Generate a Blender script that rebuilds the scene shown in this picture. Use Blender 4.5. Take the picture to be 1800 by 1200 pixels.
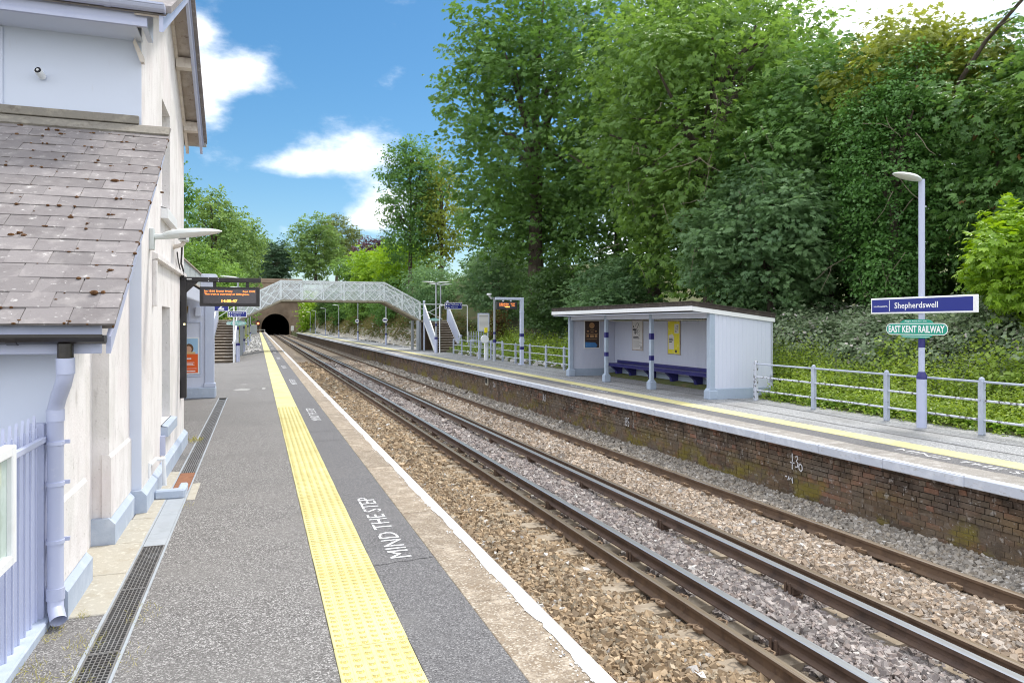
import bpy, bmesh, math, random
import numpy as np
from mathutils import Vector, Matrix

for o in list(bpy.data.objects):
    bpy.data.objects.remove(o, do_unlink=True)
SC = bpy.context.scene
COL = SC.collection
R = math.radians
rnd = random.Random(7)

# ------------------------------------------------------------------ camera
cam_d = bpy.data.cameras.new('camera')
cam_d.sensor_width = 36.0
cam_d.lens = 25.4
cam_d.shift_y = -0.0167
cam_d.clip_start = 0.05
cam_d.clip_end = 3000
cam = bpy.data.objects.new('camera', cam_d)
COL.objects.link(cam)
cam.location = (0, 0, 1.77)
cam.rotation_euler = (R(90), 0, R(-19.4))
SC.camera = cam

# ------------------------------------------------------------------ light
SUN_EL, SUN_AZ = 62.0, 56.0            # azimuth from the track direction (+Y) towards +X
sun_d = bpy.data.lights.new('sun', 'SUN')
sun_d.energy = 1.5
sun_d.angle = R(10.0)
sun_d.color = (1.0, 0.955, 0.88)
sun = bpy.data.objects.new('sun', sun_d)
COL.objects.link(sun)
_d = Vector((math.sin(R(SUN_AZ)) * math.cos(R(SUN_EL)), math.cos(R(SUN_AZ)) * math.cos(R(SUN_EL)), math.sin(R(SUN_EL))))
sun.rotation_euler = _d.to_track_quat('Z', 'Y').to_euler()

world = bpy.data.worlds.new('World')
SC.world = world
world.use_nodes = True
wt = world.node_tree
wt.nodes.clear()


def wn(kind, **kw):
    n = wt.nodes.new(kind)
    for k, v in kw.items():
        setattr(n, k, v)
    return n


def wmath(op, a, b=None, c=None, clamp=False):
    n = wn('ShaderNodeMath', operation=op, use_clamp=clamp)
    for i, s in enumerate((a, b, c)):
        if s is None:
            continue
        if isinstance(s, (int, float)):
            n.inputs[i].default_value = s
        else:
            wt.links.new(s, n.inputs[i])
    return n.outputs[0]


w_out = wn('ShaderNodeOutputWorld')
w_bg = wn('ShaderNodeBackground')
w_bg.inputs['Strength'].default_value = 0.15
wt.links.new(w_bg.outputs[0], w_out.inputs[0])
w_sky = wn('ShaderNodeTexSky')
w_sky.sky_type = 'NISHITA'
w_sky.sun_disc = False
w_sky.sun_elevation = R(SUN_EL)
w_sky.sun_rotation = R(SUN_AZ)
w_sky.air_density = 1.0
w_sky.dust_density = 0.4
w_sky.ozone_density = 2.2
w_tc = wn('ShaderNodeTexCoord')
w_sep = wn('ShaderNodeSeparateXYZ')
wt.links.new(w_tc.outputs['Generated'], w_sep.inputs[0])
sx, sy, sz = w_sep.outputs
az = wmath('MULTIPLY', wmath('ARCTAN2', sx, sy), 57.2958)
el = wmath('MULTIPLY', wmath('ARCSINE', sz), 57.2958)
w_n = wn('ShaderNodeTexNoise')
w_n.inputs['Scale'].default_value = 7.0
w_n.inputs['Detail'].default_value = 9.0
w_n.inputs['Roughness'].default_value = 0.58
w_map = wn('ShaderNodeMapping')
w_map.inputs['Scale'].default_value = (1, 1, 1.9)
wt.links.new(w_tc.outputs['Generated'], w_map.inputs[0])
wt.links.new(w_map.outputs[0], w_n.inputs['Vector'])
nz = w_n.outputs['Fac']


def blob(a0, e0, sa, se, amp):
    da = wmath('DIVIDE', wmath('SUBTRACT', az, a0), sa)
    de = wmath('DIVIDE', wmath('SUBTRACT', el, e0), se)
    r2 = wmath('ADD', wmath('MULTIPLY', da, da), wmath('MULTIPLY', de, de))
    return wmath('MULTIPLY', wmath('EXPONENT', wmath('MULTIPLY', r2, -1.0)), amp)


tot = None
for b in ((-4.3, 16.2, 2.6, 3.6, .52), (-1.0, 18.2, 2.2, 1.3, .42), (-4.6, 20.6, 1.5, 1.0, .35), (7.0, 13.0, 3.6, 2.7, .60), (2.5, 12.0, 3.6, 1.1, .34),
          (9.5, 9.3, 3.2, 1.7, .42), (7.5, 8.0, 3.0, 1.0, .26), (1.9, 7.1, 1.2, .7, .4), (9.0, 4.6, 4.0, 1.3, .5),
          (-16, 22, 8, 6, .4)):
    g = blob(*b)
    tot = g if tot is None else wmath('ADD', tot, g)
# thin bright cloud thickening away from the clear patch ahead, over the wood on the right and behind
veil = wmath('MULTIPLY', wmath('SUBTRACT', wmath('ABSOLUTE', wmath('SUBTRACT', az, 4.0)), 15.0), 0.04, clamp=True)
veil = wmath('MINIMUM', veil, 0.55)
veil_up = wmath('MINIMUM', wmath('MULTIPLY', wmath('SUBTRACT', el, 31.0), 0.035, clamp=True), 0.55)
veil = wmath('MAXIMUM', veil, veil_up)
tot = wmath('ADD', tot, veil)
cl = wmath('ADD', wmath('SUBTRACT', nz, 0.5), tot)
cl = wmath('ADD', wmath('MULTIPLY', wmath('SUBTRACT', nz, 0.5), 1.45), tot)
w_mr = wn('ShaderNodeMapRange')
w_mr.interpolation_type = 'SMOOTHSTEP'
w_mr.inputs['From Min'].default_value = 0.19
w_mr.inputs['From Max'].default_value = 0.68
wt.links.new(cl, w_mr.inputs['Value'])
w_hsv = wn('ShaderNodeHueSaturation')
w_hsv.inputs['Hue'].default_value = .492
w_hsv.inputs['Saturation'].default_value = 1.3
w_hsv.inputs['Value'].default_value = .425
wt.links.new(w_sky.outputs[0], w_hsv.inputs['Color'])
w_n2 = wn('ShaderNodeTexNoise')
w_n2.inputs['Scale'].default_value = 16.0
w_n2.inputs['Detail'].default_value = 6.0
wt.links.new(w_map.outputs[0], w_n2.inputs['Vector'])
w_cr = wn('ShaderNodeMixRGB')
w_cr.inputs[1].default_value = (3.7, 3.9, 4.35, 1)
w_cr.inputs[2].default_value = (5.7, 5.7, 5.75, 1)
wt.links.new(w_n2.outputs['Fac'], w_cr.inputs[0])
w_mix = wn('ShaderNodeMixRGB')
wt.links.new(w_mr.outputs[0], w_mix.inputs[0])
wt.links.new(w_hsv.outputs[0], w_mix.inputs[1])
w_vm = wn('ShaderNodeMixRGB', blend_type='MULTIPLY')
w_vm.inputs[0].default_value = 1
wt.links.new(w_cr.outputs[0], w_vm.inputs[1])
wt.links.new(wmath('MULTIPLY_ADD', veil, .85, 1.0), w_vm.inputs[2])  # veil made brighter than the visible cloud, as added fill on wood and walls
wt.links.new(w_vm.outputs[0], w_mix.inputs[2])
wt.links.new(w_mix.outputs[0], w_bg.inputs['Color'])

SC.view_settings.view_transform = 'Standard'
SC.view_settings.look = 'None'
SC.view_settings.gamma = 1.0
SC.view_settings.exposure = 1.12
SC.cycles.pixel_filter_type = 'BLACKMAN_HARRIS'
SC.cycles.filter_width = 1.05
SC.view_settings.use_curve_mapping = False
SC.cycles.max_bounces = 8
SC.cycles.diffuse_bounces = 6
SC.cycles.transparent_max_bounces = 12


# ------------------------------------------------------------------ materials
def mat(name, c, layers=(), rough=.7, metal=0.0, bump=None, spec=.4, attr=None, jitter=0.0, emit=None, alpha=None, transl=0.0):
    """layers: (colour, scale, lo, hi, amount, stretch) noise-masked tints in world space; bump: (scale, strength, dist)"""
    m = bpy.data.materials.new(name)
    m.use_nodes = True
    nt = m.node_tree
    bs = nt.nodes['Principled BSDF']
    L = nt.links.new
    geo = nt.nodes.new('ShaderNodeNewGeometry')
    col = None
    if attr:
        a = nt.nodes.new('ShaderNodeAttribute')
        a.attribute_name = attr
        col = a.outputs['Color']
    else:
        rg = nt.nodes.new('ShaderNodeRGB')
        rg.outputs[0].default_value = (*c, 1)
        col = rg.outputs[0]
    for ly in layers:
        lc, sc, lo, hi, amt = ly[:5]
        st = ly[5] if len(ly) > 5 else (1, 1, 1)
        mp = nt.nodes.new('ShaderNodeMapping')
        mp.inputs['Scale'].default_value = st
        L(geo.outputs['Position'], mp.inputs[0])
        if sc < 0:           # chips of stone: one random value per cell
            nn = nt.nodes.new('ShaderNodeTexVoronoi')
            nn.inputs['Scale'].default_value = -sc
            L(mp.outputs[0], nn.inputs['Vector'])
            sr = nt.nodes.new('ShaderNodeSeparateColor')
            L(nn.outputs['Color'], sr.inputs[0])
            src = sr.outputs[0]
        else:
            nn = nt.nodes.new('ShaderNodeTexNoise')
            nn.inputs['Scale'].default_value = sc
            nn.inputs['Detail'].default_value = 5
            nn.inputs['Roughness'].default_value = .6
            L(mp.outputs[0], nn.inputs['Vector'])
            src = nn.outputs['Fac']
        mr = nt.nodes.new('ShaderNodeMapRange')
        mr.inputs['From Min'].default_value = lo
        mr.inputs['From Max'].default_value = hi
        mr.inputs['To Max'].default_value = amt
        L(src, mr.inputs['Value'])
        fac = mr.outputs[0]
        if len(ly) > 6:      # only between two heights: (z_full, z_none)
            sp = nt.nodes.new('ShaderNodeSeparateXYZ')
            L(geo.outputs['Position'], sp.inputs[0])
            zr = nt.nodes.new('ShaderNodeMapRange')
            zr.inputs['From Min'].default_value = ly[6][0]
            zr.inputs['From Max'].default_value = ly[6][1]
            zr.inputs['To Min'].default_value = 1
            zr.inputs['To Max'].default_value = 0
            L(sp.outputs[2], zr.inputs['Value'])
            mu = nt.nodes.new('ShaderNodeMath')
            mu.operation = 'MULTIPLY'
            L(fac, mu.inputs[0])
            L(zr.outputs[0], mu.inputs[1])
            fac = mu.outputs[0]
        mx = nt.nodes.new('ShaderNodeMixRGB')
        L(fac, mx.inputs[0])
        L(col, mx.inputs[1])
        mx.inputs[2].default_value = (*lc, 1)
        col = mx.outputs[0]
    if jitter:
        oi = nt.nodes.new('ShaderNodeObjectInfo')
        mr = nt.nodes.new('ShaderNodeMapRange')
        mr.inputs['To Min'].default_value = 1 - jitter
        mr.inputs['To Max'].default_value = 1 + jitter
        L(oi.outputs['Random'], mr.inputs['Value'])
        mx = nt.nodes.new('ShaderNodeMixRGB')
        mx.blend_type = 'MULTIPLY'
        mx.inputs[0].default_value = 1
        L(col, mx.inputs[1])
        L(mr.outputs[0], mx.inputs[2])
        col = mx.outputs[0]
    L(col, bs.inputs['Base Color'])
    bs.inputs['Roughness'].default_value = rough
    bs.inputs['Metallic'].default_value = metal
    bs.inputs['Specular IOR Level'].default_value = spec
    if bump:
        nn = nt.nodes.new('ShaderNodeTexNoise')
        nn.inputs['Scale'].default_value = bump[0]
        nn.inputs['Detail'].default_value = 4
        L(geo.outputs['Position'], nn.inputs['Vector'])
        bp = nt.nodes.new('ShaderNodeBump')
        bp.inputs['Strength'].default_value = bump[1]
        bp.inputs['Distance'].default_value = bump[2]
        L(nn.outputs['Fac'], bp.inputs['Height'])
        L(bp.outputs[0], bs.inputs['Normal'])
    if emit:
        bs.inputs['Emission Color'].default_value = (*emit[0], 1)
        bs.inputs['Emission Strength'].default_value = emit[1]
    out = nt.nodes['Material Output']
    if transl:
        tr = nt.nodes.new('ShaderNodeBsdfTranslucent')
        hs = nt.nodes.new('ShaderNodeHueSaturation')
        hs.inputs['Hue'].default_value = .485
        hs.inputs['Saturation'].default_value = 1.1
        hs.inputs['Value'].default_value = 1.25
        L(col, hs.inputs['Color'])
        L(hs.outputs[0], tr.inputs['Color'])
        ms = nt.nodes.new('ShaderNodeMixShader')
        ms.inputs[0].default_value = transl
        L(bs.outputs[0], ms.inputs[1])
        L(tr.outputs[0], ms.inputs[2])
        L(ms.outputs[0], out.inputs['Surface'])
    if alpha is not None:
        tr = nt.nodes.new('ShaderNodeBsdfTransparent')
        ms = nt.nodes.new('ShaderNodeMixShader')
        ms.inputs[0].default_value = alpha
        L(tr.outputs[0], ms.inputs[1])
        L(bs.outputs[0], ms.inputs[2])
        L(ms.outputs[0], out.inputs['Surface'])
    return m


M = {}
M['asphalt'] = mat('asphalt', (.148, .140, .134), [((.06, .056, .053), -120, .50, .95, .85), ((.46, .445, .43), -135, .62, 1.0, .95),
                   ((.20, .19, .18), 1.2, .45, .7, .6), ((.12, .115, .11), .45, .50, .72, .45), ((.16, .15, .14), 3.2, .6, .75, .4, (.3, 1, 1))], rough=.9, bump=(260, .3, .004))
M['asphalt_grey'] = mat('asphalt_grey', (.28, .285, .29), [((.12, .12, .12), -70, .50, .95, .85), ((.58, .58, .58), -80, .60, 1.0, .9),
                        ((.22, .215, .205), .7, .5, .7, .7), ((.15, .14, .13), 1.6, .58, .72, .5, (1, .25, 1))], rough=.9, bump=(200, .5, .006))
M['asphalt_dark'] = mat('asphalt_dark', (.128, .125, .128), [((.05, .047, .049), -130, .50, .95, .8), ((.30, .295, .295), -140, .66, 1.0, .85),
                        ((.165, .16, .158), 1.3, .5, .7, .6)], rough=.9, bump=(240, .45, .005))
M['asphalt_patch'] = mat('asphalt_patch', (.40, .39, .37), [((.24, .235, .225), 30, .45, .6, .9)], rough=.9, bump=(120, .4, .005))
M['tactile'] = mat('tactile_yellow', (.59, .545, .265), [((.60, .53, .22), 9, .5, .68, .55), ((.70, .65, .36), 3.5, .5, .7, .6), ((.42, .33, .14), 45, .60, .72, .6), ((.50, .42, .18), 1.1, .48, .66, .6), ((.30, .25, .15), 14, .66, .72, .55),
                   ((.35, .29, .17), 2.3, .63, .74, .35)], rough=.75, jitter=.05, bump=(150, .25, .003))
M['tactile_shade_dirt'] = mat('tactile_shade_grime', (.50, .40, .12), [((.34, .27, .09), 30, .5, .66, .7)], rough=.9)  # darker yellow: painted shading of the domes, mixed with grime
M['coping'] = mat('coping_concrete', (.255, .205, .15), [((.52, .45, .36), 6, .5, .68, .7), ((.21, .155, .10), 4, .52, .7, .65), ((.58, .53, .45), -90, .68, 1.0, .7),
                  ((.12, .09, .07), -110, .66, 1.0, .6), ((.40, .22, .12), 11, .66, .74, .45)], rough=.9, jitter=.09, bump=(90, .5, .006))
M['coping_grey'] = mat('coping_grey_concrete', (.26, .24, .215), [((.44, .42, .39), 7, .5, .68, .7), ((.2, .18, .155), 5, .52, .7, .6), ((.52, .5, .48), 70, .56, .66, .7), ((.13, .12, .11), 85, .56, .66, .6)], rough=.9, jitter=.07)
M['white_line'] = mat('white_line_paint', (.70, .71, .725), [((.42, .38, .33), 45, .62, .72, .6), ((.56, .555, .55), 4, .5, .72, .6)], rough=.7)
M['lettering'] = mat('white_lettering_paint', (.72, .72, .73), [((.22, .21, .21), 22, .47, .64, .8)], rough=.8)
M['nosing'] = mat('nosing_paint', (.52, .56, .64), [((.40, .40, .41), 22, .58, .66, .75, (1, .5, 1.5)), ((.75, .78, .84), 5, .5, .7, .5), ((.2, .17, .15), 55, .65, .72, .55)], rough=.75, jitter=.04)
M['concrete_pale'] = mat('concrete_pale', (.42, .39, .325), [((.36, .32, .25), 7, .5, .68, .7), ((.68, .66, .58), 25, .55, .68, .5)], rough=.9, bump=(60, .4, .01))
M['wall_white'] = mat('wall_white_render', (.79, .76, .75), [((.56, .515, .50), 3.2, .47, .70, .5, (1.6, 1.6, .45)), ((.40, .365, .345), 10, .58, .72, .5, (1.6, 1.6, .5)), ((.62, .60, .57), 1.6, .5, .62, .5), ((.30, .27, .25), 34, .63, .70, .5), ((.45, .43, .38), 9, .45, .7, .5, (1, 1, 1), (.15, .55)),
                      ((.70, .62, .62), 1.1, .5, .72, .45), ((.34, .31, .29), 40, .70, .76, .5)], rough=.9, bump=(55, .28, .01))
M['wall_shade'] = mat('wall_smooth_shade_tint', (.60, .65, .76), [((.52, .56, .66), 2.2, .52, .75, .35), ((.52, .52, .55), 9, .66, .76, .25, (1.5, 1.5, .3))], rough=.75, bump=(18, .06, .01))  # smooth wall facing us: the blue of its shaded side is put into the colour
M['plinth'] = mat('plinth_paint', (.40, .46, .56), [((.55, .60, .68), 6, .5, .7, .6), ((.24, .25, .28), 30, .63, .73, .5), ((.30, .29, .27), 5, .6, .76, .4)], rough=.75, bump=(50, .25, .008))
M['paint_blue'] = mat('pale_blue_paint', (.50, .55, .69), [((.60, .64, .74), 3, .5, .7, .5), ((.36, .38, .46), 24, .64, .74, .4)], rough=.45, spec=.5)
M['paint_lilac'] = mat('lilac_grey_paint', (.46, .495, .65), [((.34, .37, .55), 5, .55, .75, .4), ((.62, .62, .72), 30, .6, .72, .3)], rough=.4, spec=.5)
M['paint_white'] = mat('white_paint', (.78, .79, .80), [((.62, .61, .58), 6, .56, .76, .5), ((.5, .47, .42), 30, .66, .75, .4)], rough=.5)
M['paint_pale'] = mat('pale_boarding_paint', (.60, .635, .75), [((.60, .62, .73), 2.5, .5, .75, .5), ((.74, .77, .85), 8, .55, .75, .4, (2, 2, .3))], rough=.6)
M['paint_greyblue'] = mat('grey_blue_paint', (.36, .43, .53), [((.45, .52, .61), 3.5, .5, .7, .5), ((.24, .27, .32), 22, .63, .74, .5)], rough=.55)
M['paint_worn'] = mat('worn_rail_paint', (.54, .57, .64), [((.075, .065, .06), 14, .53, .59, .93), ((.32, .20, .13), 30, .62, .70, .6)], rough=.55)
M['paint_rail'] = mat('rail_blue_paint', (.39, .43, .52), [((.10, .09, .09), 11, .64, .69, .9), ((.56, .60, .68), 4, .5, .7, .5)], rough=.5)
M['navy'] = mat('navy_paint', (.022, .02, .15), [((.055, .05, .26), 4, .5, .7, .5)], rough=.4, spec=.5)
M['navy_sign'] = mat('navy_sign_enamel', (.014, .024, .22), [((.018, .03, .25), 3, .5, .7, .6)], rough=.3, spec=.5)
M['sign_white'] = mat('sign_white', (.82, .83, .84), rough=.4)
M['sign_green'] = mat('sign_green', (.02, .30, .21), [((.03, .34, .25), 4, .5, .7, .5)], rough=.35)
M['sign_aqua'] = mat('sign_aqua', (.10, .46, .40), [((.16, .52, .46), 4, .5, .7, .5)], rough=.35)
M['black'] = mat('black_coating', (.028, .026, .028), [((.05, .048, .05), 6, .5, .7, .5)], rough=.5)
M['black_gloss'] = mat('black_gutter_plastic', (.022, .018, .018), [((.06, .05, .045), 7, .55, .7, .5)], rough=.25, spec=.6)
M['led_panel'] = mat('display_panel', (.075, .068, .078), [((.09, .08, .09), 40, .5, .6, .5)], rough=.25, spec=.6)
M['led_text'] = mat('display_lit_text', (.3, .1, .02), emit=((1.0, .27, .05), 1.35))
M['led_clock'] = mat('display_lit_clock', (.3, .12, .02), emit=((1.0, .42, .08), 1.7))
M['lamp_yellow'] = mat('lit_indicator', (.8, .7, .3), emit=((1, .9, .45), 1.0))
M['signal_red'] = mat('lit_red_signal', (.6, .1, .05), emit=((1, .16, .06), 2.2))
M['slate'] = mat('roof_slate', (.205, .186, .184), [((.30, .275, .265), 9, .5, .68, .7), ((.145, .125, .125), 5, .52, .7, .6), ((.52, .50, .48), 18, .63, .70, .75), ((.62, .61, .59), 34, .68, .72, .7),
                 ((.09, .075, .06), 60, .64, .72, .6)], rough=.8, jitter=.16, bump=(40, .35, .006))
M['moss'] = mat('dry_moss', (.10, .045, .016), [((.17, .085, .03), 40, .45, .65, .8), ((.05, .025, .012), 70, .5, .65, .7)], rough=1, bump=(120, .8, .01))
M['lead'] = mat('lead_flashing', (.23, .21, .18), [((.36, .33, .27), 9, .5, .68, .7), ((.12, .10, .08), 14, .55, .7, .6)], rough=.8, bump=(50, .4, .008))
M['soffit'] = mat('weathered_soffit', (.42, .36, .31), [((.62, .57, .52), 6, .5, .7, .6), ((.17, .12, .09), 16, .58, .7, .7)], rough=.85, bump=(40, .3, .006))
M['barge'] = mat('bargeboard_paint', (.66, .60, .54), [((.45, .38, .33), 12, .52, .7, .6), ((.74, .70, .66), 4, .5, .7, .5)], rough=.7)
M['felt'] = mat('roof_felt', (.055, .045, .04), [((.13, .11, .09), 9, .5, .7, .7), ((.30, .27, .22), 20, .66, .74, .5)], rough=.95, bump=(30, .5, .01))
M['steel_top'] = mat('rail_running_steel', (.40, .42, .45), [((.34, .33, .33), 3, .45, .7, .5, (12, .25, 1)), ((.30, .22, .16), 5, .6, .75, .4, (8, .4, 1))], rough=.38, metal=.9)
M['steel_bronze'] = mat('rail_worn_steel', (.33, .265, .20), [((.30, .21, .13), 4, .45, .7, .6, (10, .3, 1)), ((.62, .60, .56), 3, .58, .7, .6, (14, .2, 1))], rough=.36, metal=.85)
M['rust'] = mat('rail_rust', (.135, .088, .058), [((.19, .122, .072), 7, .5, .7, .7), ((.05, .032, .024), 5, .5, .7, .6), ((.20, .15, .11), 26, .62, .72, .5)], rough=.8, bump=(60, .3, .004))
M['rust_dark'] = mat('conductor_rail_rust', (.118, .076, .054), [((.13, .09, .075), 6, .5, .7, .7), ((.028, .022, .022), 4, .5, .7, .6)], rough=.75, bump=(50, .3, .004))
M['clip_rust'] = mat('clip_rust', (.22, .15, .095), [((.12, .08, .05), 30, .5, .7, .6)], rough=.8)
M['sleeper'] = mat('sleeper_concrete', (.30, .245, .18), [((.42, .36, .28), 8, .5, .68, .7), ((.17, .125, .085), 6, .52, .7, .6)], rough=.9, bump=(60, .5, .008))
M['brick'] = mat('platform_brick', (.2, .1, .06), [((.050, .038, .030), 2.6, .43, .60, .85, (1, 1, 1.2)), ((.165, .115, .066), 1.3, .40, .60, .92, (1, .5, 1.5), (-.50, -.28)), ((.15, .125, .10), 2.1, .5, .66, .7, (1, .6, 1)), ((.055, .042, .032), 1.6, .52, .68, .5, (1, 2, .5)), ((.38, .355, .33), 9, .59, .68, .75), ((.56, .53, .50), 22, .65, .71, .8),
                 ((.20, .165, .018), 1.5, .51, .62, .75, (1, .8, 1), (-.80, -.50))], rough=.92, attr='tint', bump=(45, .6, .012))
M['mortar'] = mat('wall_mortar', (.17, .13, .095), [((.24, .20, .165), 12, .56, .68, .7), ((.05, .036, .026), 4, .5, .68, .7), ((.16, .14, .02), 1.5, .54, .66, .6, (1, .8, 1), (-.80, -.55))], rough=.95, bump=(40, .6, .01))
M['brick_far'] = mat('wall_brick_far', (.115, .08, .058), [((.06, .042, .032), .9, .45, .65, .8, (1, .5, 1)), ((.20, .165, .13), 3, .55, .7, .6, (1, .4, 2)), ((.15, .115, .06), 1.2, .5, .7, .7, (1, .3, 1), (-.75, -.55))], rough=.95, bump=(14, .6, .02))
M['portal_brick'] = mat('portal_brick', (.29, .215, .155), [((.19, .135, .095), .35, .45, .65, .8), ((.30, .24, .18), 1.2, .52, .7, .7), ((.08, .06, .045), .12, .5, .7, .6)], rough=.95, bump=(5, .6, .05))
M['tunnel_dark'] = mat('tunnel_lining_black', (.02, .02, .024), rough=.95)  # near-black lining colour, even along its length
M['ballast'] = mat('ballast_stone', (.3, .25, .2), [((.16, .11, .07), 45, .56, .70, .45)], rough=.92, attr='tint', bump=(130, .4, .004))
M['ballast_bed'] = mat('ballast_bed', (.17, .135, .10), [((.32, .265, .20), 26, .48, .60, .9), ((.05, .038, .028), 40, .50, .60, .9), ((.24, .21, .185), 1.3, .5, .66, .5)], rough=.95, bump=(32, 1.0, .05))
M['soil'] = mat('soil_and_grass', (.085, .10, .035), [((.16, .12, .07), 1.6, .5, .66, .7), ((.05, .075, .02), .6, .5, .68, .7), ((.03, .025, .015), 9, .5, .7, .5)], rough=1, bump=(9, .8, .05))
M['chalk'] = mat('chalky_gravel', (.40, .37, .32), [((.34, .28, .2), 3, .5, .66, .8), ((.7, .68, .64), 12, .55, .66, .7)], rough=.95, bump=(18, .8, .03))
M['leaf'] = mat('leaf', (.06, .12, .03), rough=.42, spec=.45, attr='tint', transl=.42)
M['leaf_far'] = mat('leaf_far', (.06, .12, .03), rough=.65, spec=.2, attr='tint', transl=.38)
M['bark'] = mat('bark', (.085, .065, .05), [((.16, .135, .11), 8, .5, .68, .7, (1, 1, .3)), ((.04, .032, .025), 12, .52, .7, .7, (1, 1, .25))], rough=.95, bump=(20, .8, .03))
M['twig'] = mat('pale_twig', (.23, .19, .14), [((.12, .095, .07), 9, .5, .7, .6)], rough=.9)
M['grate'] = mat('galvanised_grate', (.24, .23, .22), [((.19, .17, .15), 12, .5, .7, .6), ((.42, .42, .42), 5, .5, .7, .5)], rough=.5, metal=.5)
M['grate_rust'] = mat('rusty_cover', (.26, .115, .06), [((.16, .07, .04), 12, .5, .7, .7), ((.34, .19, .12), 25, .55, .7, .5)], rough=.9)
M['drain_dark'] = mat('drain_channel_inside', (.018, .017, .016), rough=.9)
M['grey_metal'] = mat('grey_galvanised_metal', (.40, .43, .46), [((.30, .32, .34), 6, .5, .7, .6), ((.55, .57, .60), 3, .55, .7, .5)], rough=.5, metal=.2)
M['bridge'] = mat('bridge_grey_paint', (.70, .75, .77), [((.36, .37, .33), 3, .54, .68, .7), ((.26, .18, .12), 9, .62, .72, .5), ((.66, .70, .72), 5, .55, .7, .5)], rough=.6)
M['bridge_mesh'] = mat('bridge_mesh_infill', (.66, .72, .76), [((.48, .53, .54), 2, .5, .7, .6)], rough=.6, alpha=.36)
M['bridge_dirty'] = mat('bridge_dirty_edge', (.30, .27, .20), [((.15, .12, .085), 4, .5, .68, .7), ((.42, .40, .34), 6, .55, .7, .6)], rough=.9)
M['tread'] = mat('stair_tread', (.33, .28, .22), [((.16, .12, .09), 8, .48, .66, .85, (.3, 2, 2)), ((.58, .54, .47), 5, .52, .66, .8, (.4, 2, 2))], rough=.9)
M['riser'] = mat('stair_riser', (.10, .075, .05), [((.2, .16, .12), 10, .55, .7, .6)], rough=.9)
M['plastic_white'] = mat('white_plastic', (.80, .82, .84), rough=.35, spec=.5)
M['lens'] = mat('dark_lens', (.015, .015, .018), rough=.1, spec=.6)
M['yellow'] = mat('yellow_plastic', (.80, .68, .02), rough=.5)
M['lantern_grey'] = mat('lantern_housing', (.62, .66, .66), [((.5, .52, .48), 8, .55, .72, .5)], rough=.45)
M['lantern_glass'] = mat('lantern_diffuser', (.66, .67, .66), rough=.25)
M['glass'] = mat('window_glass', (.10, .13, .14), rough=.06, spec=.8)
M['case_glass'] = mat('notice_case_glass', (.45, .55, .50), [((.30, .38, .30), 7, .5, .65, .6), ((.62, .70, .68), 4, .5, .7, .5)], rough=.06, spec=.8)  # greenish reflections painted into the pane colour as dark and pale patches
M['brass'] = mat('brass', (.42, .25, .06), rough=.3, metal=.9)
M['poster_orange'] = mat('poster_orange', (.78, .12, .02), rough=.35)
M['poster_sky'] = mat('poster_sky', (.35, .55, .75), rough=.35)
M['poster_skin'] = mat('poster_skin', (.62, .36, .24), rough=.4)
M['poster_hair'] = mat('poster_hair', (.14, .07, .035), rough=.4)
M['poster_sand'] = mat('poster_sand', (.66, .46, .22), rough=.4)
M['poster_dark'] = mat('poster_dark_print', (.055, .035, .028), [((.12, .08, .06), 26, .52, .64, .7)], rough=.3)
M['poster_blue'] = mat('poster_blue_print', (.06, .22, .50), [((.12, .32, .62), 10, .5, .65, .6)], rough=.3)
M['poster_tan'] = mat('poster_tan_print', (.50, .28, .12), [((.62, .40, .20), 20, .5, .65, .6)], rough=.35)
M['poster_white'] = mat('poster_white_print', (.72, .70, .68), rough=.35)
M['poster_yellow'] = mat('poster_yellow_print', (.80, .70, .02), [((.86, .79, .25), 6, .56, .66, .7)], rough=.3)
M['poster_grey'] = mat('poster_grey_print', (.42, .41, .40), rough=.4)
M['poster_black'] = mat('poster_black_print', (.03, .03, .035), rough=.4)
M['white_rock'] = mat('white_rock', (.52, .51, .50), [((.45, .42, .38), 7, .5, .68, .6)], rough=.95, bump=(30, .6, .02))
M['grass'] = mat('dry_grass', (.30, .28, .06), rough=.8, attr='tint', transl=.25)
M['litter'] = mat('litter_paper', (.72, .72, .74), rough=.6)
M['chalk_mark'] = mat('white_painted_mark', (.66, .67, .70), [((.3, .27, .25), 40, .56, .66, .6)], rough=.85)
M['slate_roof_far'] = mat('far_roof', (.30, .29, .29), [((.4, .39, .38), 2, .5, .7, .6)], rough=.8)
M['canopy_roof'] = mat('canopy_roof_sheet', (.46, .50, .52), [((.34, .36, .35), 2.5, .5, .68, .6), ((.6, .63, .64), 6, .55, .7, .5)], rough=.6)
M['rust_brown'] = mat('rusty_brown', (.13, .07, .045), rough=.9)


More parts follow.
